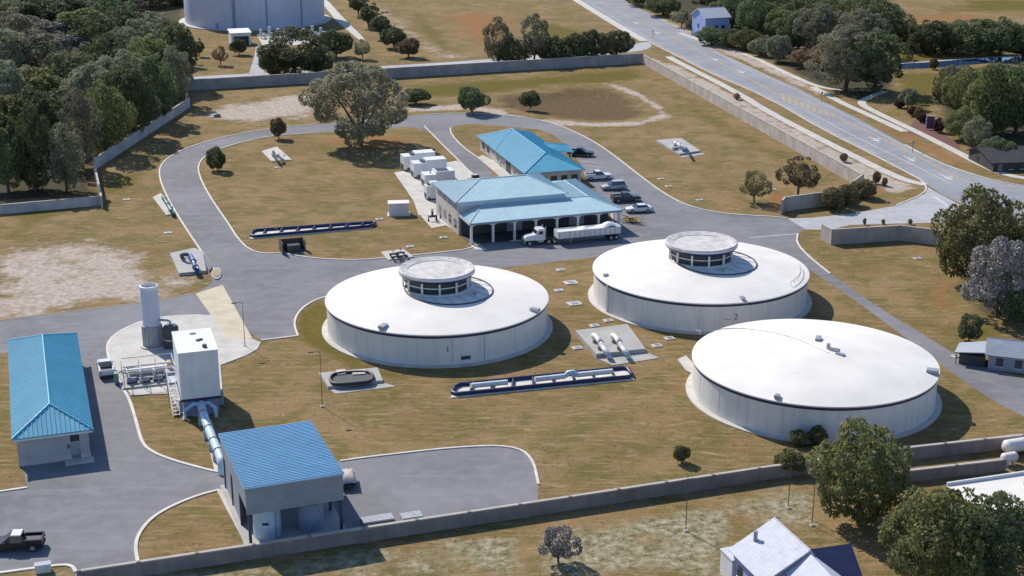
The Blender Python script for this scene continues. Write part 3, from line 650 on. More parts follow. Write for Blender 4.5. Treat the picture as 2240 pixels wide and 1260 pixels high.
# main pump building with the truck canopy
b = thing('pump_building', 'pump building with pale teal roofs and an open truck canopy behind the tanks', 'building', (-7.8, 258.5, 0), U)
mr, ms = MB(), MB(); E = 4.2; Rz = 5.5
faces = [[(0, 0, E), (30.5, 0, E), (26, 6.9, Rz), (4.5, 6.9, Rz)], [(0, 6.9, E), (0, 0, E), (4.5, 6.9, Rz)],
         [(30.5, 0, E), (30.5, 25, E), (26, 20, Rz), (26, 6.9, Rz)], [(26, 6.9, Rz), (26, 20, Rz), (21.9, 20, 5.1), (21.9, 6.9, 5.1)], [(30.5, 25, E), (21.9, 25, E), (21.9, 20, 5.1), (26, 20, Rz)]]
for f in faces: rib_face(mr, ms, f, 0.62)
ro = mr.build('canopy_roof', 'roofpale', b); ms.build('roof_seams', 'ribpale', ro, kind='stuff')
ridge_caps(b, [((0, 0, E), (4.5, 6.9, Rz)), ((30.5, 0, E), (26, 6.9, Rz)), ((4.5, 6.9, Rz), (26, 6.9, Rz)), ((26, 6.9, Rz), (26, 20, Rz)), ((26, 20, Rz), (30.5, 25, E))], 'ribpale')
MB().span(0.05, 30.4, 0.02, 0.12, E - 0.42, E - 0.16).build('fascia', 'shadeblue', b); MB().span(30.38, 30.46, 0.1, 24.9, E - 0.42, E - 0.16).build('fascia', 'white', b); MB().span(0.02, 0.1, 0.15, 6.8, E - 0.42, E - 0.16).build('fascia', 'white', b)
mr, ms = MB(), MB(); e2 = 6.5; r2 = 8.5
A, B, C, D = (-0.7, 6.7, e2), (21.9, 6.7, e2), (21.9, 23.2, e2), (-0.7, 23.2, e2); Ra, Rb = (6.9, 15.2, r2), (16.4, 15.2, r2)
for f in ([A, B, Rb, Ra], [B, C, Rb], [C, D, Ra, Rb], [D, A, Ra]): rib_face(mr, ms, f, 0.62)
ro = mr.build('upper_roof', 'roofpale', b); ms.build('roof_seams', 'ribpale', ro, kind='stuff')
ridge_caps(b, [(A, Ra), (B, Rb), (C, Rb), (D, Ra), (Ra, Rb)], 'ribpale')
MB().span(0, 21.4, 7.2, 22.6, 0, e2 - 0.1).build('upper_wall', 'cream', b)
MB().span(0.1, 21.3, 7.12, 7.19, 5.62, e2 - 0.25).build('clerestory_band', 'lightpipe', b)
MB().span(21.45, 29.6, 9.5, 24.2, 0, E - 0.1).build('wing_wall', 'cream', b)
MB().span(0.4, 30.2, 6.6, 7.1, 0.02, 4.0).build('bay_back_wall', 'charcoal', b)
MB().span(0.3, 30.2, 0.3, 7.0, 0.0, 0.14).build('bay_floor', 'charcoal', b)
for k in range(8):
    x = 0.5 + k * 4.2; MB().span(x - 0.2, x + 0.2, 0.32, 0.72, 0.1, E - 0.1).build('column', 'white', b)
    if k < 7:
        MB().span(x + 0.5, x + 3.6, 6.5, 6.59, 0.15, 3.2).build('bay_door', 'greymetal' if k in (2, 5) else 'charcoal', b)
        pts = [(x + 0.2 + 3.8 * i / 10, 0.5, 3.35 + 0.55 * math.sin(math.pi * i / 10)) for i in range(11)]
        mb = MB(); mb.add([p for p in pts] + [(p[0], p[1], 4.02) for p in pts], [(i, i + 1, 12 + i, 11 + i) for i in range(10)]); mb.build('bay_arch', 'white', b)
for k in range(4):
    y = 8.5 + k * 3.5; MB().span(-0.06, 0.0, y, y + 1.6, 1.0, 2.6).build('window', 'glass', b); MB().span(-0.05, -0.003, y - .12, y + 1.72, 4.7, 5.6).build('louvre', 'greymetal', b)
for k in range(4): MB().span(29.6, 29.66, 10.5 + 3.4 * k, 12 + 3.4 * k, 1.0, 2.5).build('window', 'glass', b)
# office building with a deep teal hip roof
Ob = R(16.5); b = thing('office_building', 'low office building with deep teal hip roof behind the pump building', 'building', (2.6, 300.3, 0), Ob)
mr, ms = MB(), MB(); W_, D_ = 13.6, 38.5; e = 3.3; r = 5.9
A, B, C, D = (0, 0, e), (W_, 0, e), (W_, D_, e), (0, D_, e); Ra, Rb = (6.8, 6.5, r), (6.8, 32, r)
for f in ([A, B, Ra], [B, C, Rb, Ra], [C, D, Rb], [D, A, Ra, Rb]): rib_face(mr, ms, f, 0.62)
pe = 3.0; pg = [(W_ - 2.0, 15, 3.75), (W_ + 3.2, 17.5, pe), (W_ + 3.2, 26, pe), (W_ - 2.0, 28.5, 3.75)]
pr = [(W_ - 2.2, 21.7, 4.35), (W_ + 3.2, 21.7, 3.9)]
rib_face(mr, ms, [(W_ - 1.2, 17, 3.62), (W_ + 3.4, 17.3, 3.0), pr[1], pr[0]], 0.62); rib_face(mr, ms, [pr[0], pr[1], (W_ + 3.4, 26.2, 3.0), (W_ - 1.2, 26.4, 3.62)], 0.62)
ro = mr.build('roof', 'roofblue', b); ms.build('roof_seams', 'roofrib', ro, kind='stuff')
ridge_caps(b, [(A, Ra), (B, Ra), (C, Rb), (D, Rb), (Ra, Rb), ((0.0, 23.0, e), (6.8, 32.0, r)), (pr[0], pr[1])], 'roofrib')
MB().span(0.7, W_ - 0.7, 0.7, D_ - 0.7, 0, e - 0.05).build('wall', 'cream', b)
for q_ in ((17.6,), (25.7,)): MB().span(W_ + 2.7, W_ + 3.0, q_[0], q_[0] + 0.3, 0, 3.0).build('porch_post', 'white', b)
MB().span(W_ - 0.6, W_ + 3.3, 17.4, 26, 0, 0.12).build('porch_floor', 'concrete', b)
for k, y in enumerate((4, 9, 17.5, 22, 30, 34)):
    w_ = MB().span(0.64, 0.7, y, y + 1.8, 0.9, 2.3).build('window', 'glass', b); MB().span(0.58, 0.71, y - 0.1, y + 1.9, 0.76, 0.88).build('sill', 'white', w_)
MB().span(0.62, 0.71, 12.5, 16.0, 0.02, 2.9).build('garage_door', 'charcoal', b); MB().span(0.6, 0.71, 20, 21, 0.02, 2.2).build('door', 'greymetal', b)
for k in range(5): MB().span(1.5 + 2.3 * k, 2.9 + 2.3 * k, 0.63, 0.7, 0.9, 2.2).build('window', 'glass', b)
# chlorine building at the left edge
b = thing('storage_building', 'long building with bright teal hip roof at the left edge', 'building', (-60.9, 163.2, 0), R(18.8))
mr, ms = MB(), MB(); W_, D_ = 9.6, 36.5; e = 3.9; r = 6.1
A, B, C, D = (0, 0, e), (W_, 0, e), (W_, D_, e), (0, D_, e); Ra, Rb = (4.8, 4.6, r), (4.8, 31.0, r)
for f in ([A, B, Ra], [B, C, Rb, Ra], [C, D, Rb], [D, A, Ra, Rb]): rib_face(mr, ms, f, 0.55)
ro = mr.build('roof', 'roofblue', b); ms.build('roof_seams', 'roofrib', ro, kind='stuff')
ridge_caps(b, [(A, Ra), (B, Ra), (C, Rb), (D, Rb), (Ra, Rb)], 'roofrib', 0.12)
MB().span(0.5, W_ - 0.6, 0.5, D_ - 0.5, 0, e - 0.06).build('wall', 'greywall', b)
MB().span(0.2, W_ - 0.2, 0.02, 0.1, e - 0.4, e - 0.15).build('fascia', 'white', b); MB().span(W_ - 0.1, W_ - 0.02, 0.1, D_, e - 0.4, e - 0.15).build('fascia', 'white', b)
MB().span(0.45, W_ - 0.55, 0.42, 0.5, 0, 0.7).build('plinth', 'cream', b)
d_ = MB().span(6.75, 7.9, 0.42, 0.5, 0.05, 2.3).build('door', 'greymetal', b); MB().span(7.65, 7.72, 0.36, 0.42, 1.05, 1.25).build('handle', 'dark', d_)
MB().span(6.8, 7.85, 0.42, 0.5, 2.45, 3.3).build('window', 'dark', b); MB().span(6.4, 6.6, 0.4, 0.5, 1.6, 2.1).build('switch_box', 'charcoal', b); MB().span(8.35, 8.75, 0.44, 0.5, 1.4, 2.9).build('louvre', 'greywall', b)
MB().span(5.9, 9.3, -1.2, 0.42, 0, 0.15).build('door_step', 'concrete', b)
for k in range(6): MB().span(W_ - 0.6, W_ - 0.54, 3 + 5 * k, 5 + 5 * k, 0.05 if k % 2 else 1.1, 2.4).build('roller_door' if k % 2 else 'window', 'greymetal' if k % 2 else 'glass', b)
# chemical shed
b = thing('chemical_shed', 'open sided shed with steel blue corrugated roof and tall grey front fascia', 'building', (-28.9, 142.9, 0), R(20.5))
mr, ms = MB(), MB(); f = [(0, 0, 7.25), (11.1, 0, 7.25), (11.1, 16.4, 6.85), (0, 16.4, 6.85)]; rib_face(mr, ms, f, 0.42, 0.16, along=True)
ro = mr.build('roof', 'roofmid', b); MB().seams(f, 0.42, 0.16, 0.09, along=True).build('roof_ribs', 'ribmid', ro, kind='stuff')
MB().span(0.15, 10.95, 0.12, 0.3, 4.0, 7.06).build('front_fascia', 'greymetal', b)
MB().span(0.15, 0.3, 0.34, 16.2, 4.6, 6.7).build('side_fascia', 'greymetal', b); MB().span(10.8, 10.95, 0.34, 16.2, 4.6, 6.7).build('side_fascia', 'greymetal', b); MB().span(0.3, 10.8, 16.0, 16.2, 0, 6.7).build('back_wall', 'greywall', b)
for x in (0.3, 10.5):
    for y in (0.35, 5.5, 10.8, 15.6): MB().span(x, x + 0.3, y, y + 0.3, 0, 6.8).build('post', 'charcoal', b)
MB().span(-0.2, 11.2, -0.2, 16.6, 0, 0.14).build('floor_slab', 'pad', b)
for x in (0.42,): MB().span(x, x + 0.06, 6.0, 15.5, 0.14, 4.6).build('side_sheet', 'greymetal', b)
mb = MB().lathe([(0.02, 4.1), (1.0, 3.95), (1.55, 3.5), (1.55, 0.0)], 32)
sh = Matrix.Translation((-28.9, 142.9, 0)) @ Matrix.Rotation(R(20.5), 4, 'Z')
def at_shed(x, y): p = sh @ Vector((x, y, 0.14)); return (p.x, p.y, 0.14)
t = thing('chemical_tank', 'pale blue upright chemical tank standing in the open shed front', 'tank', at_shed(2.7, 2.4)); mb.build('shell', 'lightpipe', t)
MB().lathe([(0.35, 4.05), (0.35, 4.3), (0.02, 4.3)], 16).build('lid', 'white', t); MB().box((0.1, -1.56, 2.0), (0.7, 0.06, 0.3)).build('hazard_plate', 'dark', t); MB().tube((1.2, -1.1, 0), (1.2, -1.1, 3.8), 0.06, n=6).build('fill_pipe', 'steel', t)
t = thing('chemical_tank', 'dark upright chemical tank at the right inside the shed', 'tank', at_shed(7.6, 2.6)); MB().lathe([(0.02, 3.7), (1.0, 3.6), (1.5, 3.2), (1.5, 0.0)], 32).build('shell', 'shadeblue', t); MB().lathe([(0.35, 3.68), (0.35, 3.9), (0.02, 3.9)], 16).build('lid', 'charcoal', t)
# degasifier tower
b = thing('degasifier_tower', 'tall white box tower beside the stack, blue pipe at its foot', 'tower', (-43.7, 178.9, 0), R(17.5))
MB().span(0.0, 5.15, 0, 8.7, 2.55, 9.0).build('upper_housing', 'white', b)
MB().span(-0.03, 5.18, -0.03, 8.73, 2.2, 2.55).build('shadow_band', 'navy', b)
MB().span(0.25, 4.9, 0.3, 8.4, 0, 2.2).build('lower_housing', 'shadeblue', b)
MB().span(-0.06, 5.21, -0.06, 8.76, 9.0, 9.12).build('roof_cap', 'white', b)
MB().lathe([(0.3, 9.1), (0.3, 9.5), (0.02, 9.55)], 12, (3.6, 1.4)).build('roof_vent', 'charcoal', b); MB().box((3.2, 4.2, 9.2), (0.9, 0.4, 0.2), 0.5).build('roof_hatch', 'charcoal', b); MB().box((2.6, 7.0, 9.2), (0.8, 0.3, 0.2)).build('roof_hatch', 'steel', b)
st = MB().box((0, 0, 0.0), (0.02, 0.02, 0.02)); st = MB()
for k in range(10): st.box((-0.75, 6.2 - 0.62 * k, 0.3 + 0.27 * (9 - k) + 0.0), (0.9, 0.3, 0.06))
so_ = st.build('stair', 'steel', b)
for x in (-1.2, -0.3):
    MB().path([(x, 6.4, 3.75), (x, 0.4, 1.1)], 0.05, 5).build('handrail', 'white', so_); MB().path([(x, 6.4, 2.75), (x, 0.4, 0.2)], 0.07, 5).build('stringer', 'steel', so_)
MB().span(-1.25, -0.05, 6.4, 8.6, 2.66, 2.74).build('stair_landing', 'steel', b)
for y in (6.5, 8.5): MB().tube((-1.2, y, 0), (-1.2, y, 3.7), 0.05, n=6).build('stair_post', 'steel', b)
MB().path([(-1.2, 6.5, 3.7), (-1.2, 8.5, 3.7)], 0.05, 5).build('handrail', 'white', b)
MB().box((5.4, 2.5, 1.3), (0.6, 1.2, 1.8)).build('control_cabinet', 'greymetal', b)
# pipe from the tower foot
def loc_path(name, label, cat, pts, r, mat, n=12, base=None, group=None):
    o = Vector(base or (pts[0][0], pts[0][1], 0)); t = thing(name, label, cat, (o.x, o.y, 0), 0, group)
    L = [Vector(p) - Vector((o.x, o.y, 0)) for p in pts]; return t, L
pts = [G(440, 884, 1.7), G(444, 903, 1.7), G(455, 935, 1.6), G(466, 962, 1.5), G(476, 985, 1.5), G(485, 1008, 1.45)]
t, L = loc_path('blower_pipe', 'thick pale blue pipe running from the tower foot towards the shed', 'pipe', pts, .6, 'lightpipe')
MB().path(L, 0.55, 16).build('main_pipe', 'lightpipe', t)
e_ = L[-1]; MB().path([e_ + Vector((-.05, .1, 0)), e_ + Vector((0.12, -.35, -.1)), e_ + Vector((0.2, -.6, -.55)), e_ + Vector((.22, -.7, -1.4))], 0.62, 16).build('end_elbow', 'lightpipe', t)
MB().path([L[0] + Vector((0, 0, 0)), L[0] + Vector((-1.0, -.3, .1)), L[0] + Vector((-1.9, -1.2, -.5)), L[0] + Vector((-2.0, -1.3, -1.6))], 0.32, 12).build('branch_pipe', 'lightpipe', t)
MB().path([L[0] + Vector((0, 0, 0)), L[0] + Vector((1.0, .1, .15)), L[0] + Vector((1.9, -.5, -.3)), L[0] + Vector((2.0, -.6, -1.6))], 0.28, 12).build('branch_pipe', 'lightpipe', t)
for i in (1, 2, 3, 4):
    MB().box((L[i].x, L[i].y, 0.55), (1.3, 0.25, 1.1), R(20)).build('pipe_saddle', 'concrete', t); MB().path([L[i] + (L[i + 1] - L[i]).normalized() * .3, L[i] + (L[i + 1] - L[i]).normalized() * .45], 0.66, 16).build('flange', 'greymetal', t)
# stack
p = G(336, 757); t = thing('exhaust_stack', 'tall round white exhaust stack on a grey lower drum', 'stack', (p.x, p.y, 0))
MB().lathe([(1.32, 3.4), (1.3, 9.3)], 40).build('upper_drum', 'lightpipe' if False else 'farblue', t)
MB().lathe([(1.36, 9.1), (1.36, 9.6), (1.2, 9.65), (1.15, 9.2), (0.02, 9.0)], 40).build('top_ring', 'white', t)
MB().lathe([(1.45, 0.1), (1.45, 3.4), (1.3, 3.5)], 40).build('lower_drum', 'greymetal', t)
for k in range(14):
    an = 2 * math.pi * k / 14; MB().tube((1.5 * math.cos(an), 1.5 * math.sin(an), 0.1), (1.5 * math.cos(an), 1.5 * math.sin(an), 3.3), 0.06, n=5).build('drum_rib', 'steel', t)
MB().lathe([(2.0, 0.1), (2.0, 0.3), (1.4, 0.3)], 32).build('plinth', 'concrete', t)
t = thing('stack_shade_drum', 'short dark drum standing in for shade between the white stack and box tower', 'tank', (p.x + 2.9, p.y - 0.6, 0)); MB().lathe([(0.02, 3.7), (0.9, 3.55), (1.15, 3.2), (1.15, 0.1)], 28).build('shell', 'charcoal', t); MB().lathe([(1.22, 1.4), (1.22, 1.6)], 28).build('band', 'steel', t); MB().path([(0, 0, 3.6), (0, 0, 4.1), (-.5, .1, 4.3), (-1.5, .2, 4.3)], 0.2, 8).build('duct', 'steel', t)  # dark drum built in place of the shadow beside the stack
# equipment skid beside the tower
random.seed(4)
p = G(330, 835); t = thing('chemical_feed_skid', 'cluttered steel skid of pumps, pipes and frames left of the box tower', 'skid', (p.x, p.y, 0.1), R(18))
MB().span(-4, 3.5, -2.2, 3.4, 0, 0.25).build('skid_base', 'pad', t)
for k, (x, y) in enumerate(((-2.6, -0.6), (-0.8, -0.9), (1.0, -0.8), (2.5, -0.2))):
    pu = MB().tube((x - .6, y, 0.75), (x + .6, y, 0.75), 0.36, n=12).build('pump', 'greymetal' if k % 2 else 'shadeblue', t); MB().tube((x + .6, y, .75), (x + 1.0, y, .75), 0.22, n=10).build('motor', 'charcoal', pu); MB().box((x, y, 0.38), (1.4, 0.5, 0.3)).build('pump_foot', 'charcoal', pu)
    MB().path([(x - .5, y, .9), (x - .5, y, 1.7), (x - .5, y + 1.8, 1.7), (x - .5, y + 2.4, .4)], 0.12, 8).build('riser_pipe', 'white', t)
for z in (1.1, 1.9): MB().path([(-3.6, 1.6, z), (3.2, 1.6, z)], 0.13, 8).build('header_pipe', 'white', t)
for x in (-3.7, -1.3, 1.0, 3.3):
    for y in (-1.9, 3.0): MB().tube((x, y, .2), (x, y, 2.7), 0.06, n=6).build('frame_post', 'steel', t)
    MB().path([(x, -1.9, 2.7), (x, 3.0, 2.7)], 0.06, 6).build('frame_beam', 'steel', t)
for y in (-1.9, 3.0): MB().path([(-3.7, y, 2.7), (3.3, y, 2.7)], 0.06, 6).build('frame_beam', 'steel', t)
MB().tube((-2.8, 2.5, .7), (2.0, 2.5, .7), 0.5, n=14).build('pressure_vessel', 'white', t); MB().box((-4.6, .8, .8), (.6, 1.0, 1.5)).build('control_box', 'greenpipe', t); MB().box((2.9, 3.8, .7), (.5, .9, 1.2)).build('control_box', 'yellow', t)
for k in range(5): MB().path([(-4.5 + k * .5, 4.5 + .4 * k, .15), (-3.6 + k * .6, 4.0 + .5 * k, .2), (-3.2 + k * .5, 3.2, .3)], 0.07, 6).build('hose', 'charcoal', t)
# generator boxes
def genset(label, px, py, L_, D_, H_, vent):
    p = G(px, py); t = thing('generator_enclosure', label, 'generator', (p.x, p.y, 0.12), U, 'white generator enclosures')
    MB().span(0, L_, 0, D_, 0.35, H_).build('enclosure', 'white', t); MB().span(0.1, L_ - .1, 0.1, D_ - .1, 0, 0.35).build('skid_rail', 'charcoal', t)
    MB().span(L_ * .38, L_ - .02, 0.05, D_ - .05, H_, H_ + 0.55).build('air_hood', 'white', t)
    MB().span(*vent, 0.5, D_ - .5, H_ + (.55 if vent[0] > L_ * .38 else 0), H_ + (.65 if vent[0] > L_ * .38 else .2)).build('roof_vent', 'navy', t)
    for k in range(3): MB().span(.5 + k * L_ / 3.4, .5 + k * L_ / 3.4 + L_ / 5, -.04, 0, .8, H_ - .5).build('access_door', 'white', t)
    MB().span(-.06, 0, .4, D_ - .4, .5, 1.4).build('radiator_grille', 'charcoal', t); MB().span(L_ * .1, L_ * .3, -.05, 0, .4, .7).build('louvre', 'charcoal', t)
    MB().tube((L_ * .25, D_ * .5, H_), (L_ * .25, D_ * .5, H_ + .7), .15, n=8).build('exhaust_pipe', 'steel', t)
genset('rearmost white generator box left of the pump building', 884, 376, 7.2, 3.2, 3.3, (1.8, 3.4))
genset('middle white generator box left of the pump building', 906, 392, 7.4, 3.2, 3.3, (1.9, 3.5))
genset('white generator box with dark roof vent nearest the pump building', 930, 412, 6.6, 3.4, 2.7, (2.9, 5.4))
genset('small white equipment cabinet against the pump building wall', 934, 440, 2.6, 2.2, 3.0, (0.4, 0.9))
p = G(1040, 392); t = thing('pallet_stack', 'small dark pallet of parts on the apron between the two teal roofs', 'pallet', (p.x, p.y, 0.12), U); MB().box((0, 0, .12), (1.8, 1.2, .24)).build('pallet', 'tan', t); MB().box((0, 0, .55), (1.5, 1.0, .6)).build('load', 'charcoal', t); MB().box((0.1, 0, .9), (.9, .7, .12)).build('cover', 'white', t)

# ---------------------------------------------------------------- vehicles
def wheel(parent, x, y, r, wd=0.24):
    t = MB().tube((x, y - wd / 2, r), (x, y + wd / 2, r), r, n=18).build('tyre', 'tyre', parent)
    s = 1 if y > 0 else -1
    MB().tube((x, y + s * (wd / 2 - .01), r), (x, y + s * (wd / 2 + .025), r), r * .6, n=14).build('rim', 'steel', t)
def loft(mb, secs):                          # secs: list of (x, halfwidth_bottom, halfwidth_top, z0, z1)
    vs = []
    for x, a, b_, z0, z1 in secs: vs += [(x, -a, z0), (x, a, z0), (x, b_, z1), (x, -b_, z1)]
    fs = [(0, 1, 2, 3), tuple(4 * (len(secs) - 1) + i for i in (3, 2, 1, 0))]
    for i in range(len(secs) - 1):
        o = 4 * i
        for k in range(4): fs.append((o + k, o + 4 + k, o + 4 + (k + 1) % 4, o + (k + 1) % 4))
    return mb.add(vs, fs)
def vehicle(name, label, cat, loc, rz, paintm, kind, group='vehicles parked in the plant'):
    t = thing(name, label, cat, loc, rz, group); L = 2.65 if kind == 'pickup' else (2.35 if kind != 'sedan' else 2.4); hw = .93
    if kind == 'pickup':
        loft(MB(), [(-L, .86, .9, .5, .95), (-L + .1, .9, .92, .42, 1.02), (-.75, .93, .92, .4, 1.02), (1.0, .93, .92, .4, 1.05), (1.2, .93, .88, .4, 1.08), (2.3, .9, .84, .42, 1.02), (L, .82, .74, .5, .86)]).build('body', paintm, t)
        loft(MB(), [(-.85, .86, .70, 1.02, 1.08), (-.72, .87, .70, 1.02, 1.72), (.35, .87, .70, 1.05, 1.74), (1.15, .86, .74, 1.05, 1.10)]).build('windows', 'glass', t)
        loft(MB(), [(-.70, .72, .66, 1.70, 1.79), (.28, .72, .66, 1.72, 1.81)]).build('cab_roof', paintm, t)
        MB().span(-2.5, -.85, -.72, .72, .98, 1.045).build('bed_floor', 'charcoal', t)
        for y in (-.84, .84): MB().span(-2.58, -.83, y - .1, y + .1, 1.0, 1.28).build('bed_side', paintm, t)
        MB().span(-2.68, -2.58, -.9, .9, .8, 1.28).build('tailgate', paintm, t)
        wx = (-1.75, 1.72); r = .39
    else:
        top = 1.42 if kind == 'sedan' else 1.72
        loft(MB(), [(-L, .74, .78, .45, .82), (-L + .2, .88, .86, .36, .96), (-1.3, .92, .88, .33, 1.0), (1.0, .92, .88, .33, .98), (L - .3, .88, .8, .36, .82), (L, .72, .66, .45, .7)]).build('body', paintm, t)
        rx = -1.75 if kind == 'sedan' else -2.15
        loft(MB(), [(rx, .82, .7, .96, 1.0), (rx + (.65 if kind == 'sedan' else .25), .84, .66, .98, top - .05), (.25, .84, .66, .98, top - .03), (1.1, .84, .74, .96, 1.0)]).build('windows', 'glass', t)
        loft(MB(), [(rx + (.6 if kind == 'sedan' else .22), .68, .62, top - .07, top), (.25, .68, .62, top - .06, top + .02)]).build('roof_panel', paintm, t)
        wx = (-1.42, 1.42); r = .33
    for x in wx:
        for y in (-.82, .82): wheel(t, x, y, r)
    for y in (-.62, .62):
        MB().box((L - .02 if kind == 'pickup' else L - .06, y, .74), (.1, .32, .16)).build('headlight', 'lampglass', t); MB().box((-L - .03 if kind == 'pickup' else -L + .02, y * 1.25, .92 if kind == 'pickup' else .8), (.1, .16, .22)).build('tail_light', 'redlens', t)
    MB().box((L + .03, 0, .5), (.12, 1.6, .2)).build('bumper', 'charcoal', t); MB().box((-L - .05, 0, .5), (.12, 1.6, .2)).build('bumper', 'charcoal', t)
    for y in (-1.0, 1.0): MB().box((.85 if kind == 'pickup' else .75, y, 1.08), (.14, .2, .16)).build('mirror', paintm, t)
    return t
def veh(px, py, *a, name='parked_car', **k):
    p = G(px, py); t = vehicle(name, a[0], a[1], (p.x, p.y, 0.008), *a[2:], **k); t.scale = (1.12, 1.12, 1.08); return t
veh(1270, 341, 'black pickup in the shade right of the office building', 'pickup', R(-14), 'carblack', 'pickup', name='parked_pickup')
veh(1309, 392, 'white pickup, uppermost of the white vehicles right of the pump building', 'pickup', R(14), 'carwhite', 'pickup', name='parked_pickup')
veh(1342, 414, 'silver car parked second along the row right of the pump building', 'car', R(194), 'carsilver', 'suv')
veh(1369, 440, 'dark grey pickup parked between two white vehicles by the pump building', 'pickup', R(14), 'cargrey', 'pickup', name='parked_pickup')
veh(1397, 463, 'white car parked nearest the tanks, beside the canopy end', 'car', R(193), 'carwhite', 'sedan')
veh(232, 814, 'white pickup parked beside the box tower apron', 'pickup', R(109), 'carwhite', 'pickup', name='parked_pickup')
t = veh(36, 1200, 'black pickup with a white roof panel at the lower left corner', 'pickup', R(187), 'carblack', 'pickup', name='parked_pickup')
t.scale = (1.1, 1.1, 1.1)
for ch in list(t.children):
    if ch.name.startswith('cab_roof'): ch.data.materials[0] = M['carwhite']
# the tractor unit and its trailer under the canopy edge
p = G(1178, 533); t = thing('truck_tractor', 'white truck tractor parked in front of the canopy', 'truck', (p.x, p.y, 0.01), U + math.pi)
loft(MB(), [(.9, .95, .9, 1.0, 2.0), (2.5, .9, .75, .95, 1.8), (2.9, .8, .65, 1.0, 1.55)]).build('hood', 'carwhite', t)
loft(MB(), [(-.9, 1.1, 1.05, .95, 3.0), (.3, 1.1, 1.0, .95, 3.05), (.95, 1.1, 1.0, .95, 2.1)]).build('cab', 'carwhite', t)
MB().box((.62, 0, 2.45), (.55, 1.8, .55), 0, (.35, .95)).build('windscreen', 'glass', t)
for y in (-1.08, 1.08): MB().box((-.1, y, 2.35), (.8, .06, .6)).build('side_window', 'glass', t)
MB().span(-3.2, .8, -.45, .45, .7, .95).build('chassis', 'charcoal', t); MB().span(-2.6, -1.4, -.5, .5, .97, 1.12).build('fifth_wheel', 'dark', t)
for y in (-.9, .9): MB().tube((-1.05, y, .9), (-1.05, y, 3.4), .09, n=8).build('exhaust_pipe', 'steel', t); MB().tube((-.6, y, .72), (.5, y, .72), .3, n=12).build('fuel_tank', 'steel', t)
for x in (2.1, -1.6, -2.75):
    for y in (-1.0, 1.0): wheel(t, x, y, .5, .32)
for y in (-.75, .75): MB().box((2.92, y, 1.15), (.08, .3, .2)).build('headlight', 'lampglass', t)
MB().box((2.98, 0, .7), (.16, 2.2, .3)).build('bumper', 'steel', t)
p = G(1285, 527); t = thing('semi_trailer', 'long white open topped trailer with a heaped tarpaulin in front of the canopy', 'trailer', (p.x, p.y, 0.01), U + math.pi)
for y in (-1.2, 1.2):
    MB().span(-6.2, 6.2, y - .05, y + .05, 1.25, 2.6).build('side_panel', 'white', t)
    for k in range(13): MB().box((-6 + k, y + math.copysign(.09, y), 1.9), (.1, .08, 1.3)).build('side_rib', 'carsilver', t)
for x in (-6.2, 6.2): MB().span(x - .05, x + .05, -1.15, 1.15, 1.25, 2.6).build('end_panel', 'white', t)
MB().span(-6.15, 6.15, -1.14, 1.14, 1.15, 1.3).build('bed_floor', 'charcoal', t); MB().span(-6.1, 6.0, -.5, .5, .85, 1.14).build('chassis', 'charcoal', t)
nn = 24; vs = []; fs = []; random.seed(3)
for i in range(nn + 1):
    x = -6.1 + 12.2 * i / nn
    for j in range(7):
        yv = -1.12 + 2.24 * j / 6; hgt = 2.45 + (0.95 * math.exp(-((x + 4.2) / 1.5) ** 2) + .45 * math.exp(-((x - .8) / .7) ** 2)) * (1 - (abs(yv) / 1.15) ** 2 * .7) + random.uniform(-.05, .05)
        vs.append((x, yv, hgt))
for i in range(nn):
    for j in range(6): fs.append((i * 7 + j, (i + 1) * 7 + j, (i + 1) * 7 + j + 1, i * 7 + j + 1))
MB().add(vs, fs, True).build('tarpaulin', 'white', t)
for x in (-5.4, -4.3, 5.2):
    if x < 5:
        for y in (-1.0, 1.0): wheel(t, x, y, .5, .32)
for y in (-.7, .7): MB().box((3.6, y, .55), (.14, .14, 1.1)).build('landing_leg', 'steel', t)
MB().span(-2.4, .6, -1.1, -1.04, .55, .95).build('side_guard', 'steel', t)
# ---------------------------------------------------------------- yard equipment
def pad_thing(name, label, cat, px, mat='pad', z=0.18, group=None):
    pts = gp(px); cx = sum(p[0] for p in pts) / len(pts); cy = sum(p[1] for p in pts) / len(pts)
    t = thing(name, label, cat, (cx, cy, 0), 0, group); MB().prism([(x - cx, y - cy) for x, y in pts], -0.03, z).build('concrete_pad', mat, t)
    return t, lambda a, b, zz=0.0: Vector(G(a, b, zz)) - Vector((cx, cy, 0))
def flange_pipe(t, pts, r, mat, fl=None, n=12):
    o = MB().path(pts, r, n).build('pipe', mat, t)
    for i in (fl or []):
        a, c = Vector(pts[i]), Vector(pts[i + 1]); d = (c - a).normalized(); m = (a + c) / 2
        MB().path([m - d * .08, m + d * .08], r * 1.4, n).build('flange', 'greymetal', o)
    return o
def handwheel(t, p, r=.35, mat='charcoal'):
    p = Vector(p); o = MB().tube(p, p + Vector((0, 0, .7)), .05, n=6).build('valve_stem', 'steel', t)
    MB().path([p + Vector((r * math.cos(a), r * math.sin(a), .7)) for a in [k * math.pi / 6 for k in range(12)]], .04, 5, True).build('handwheel', mat, o)
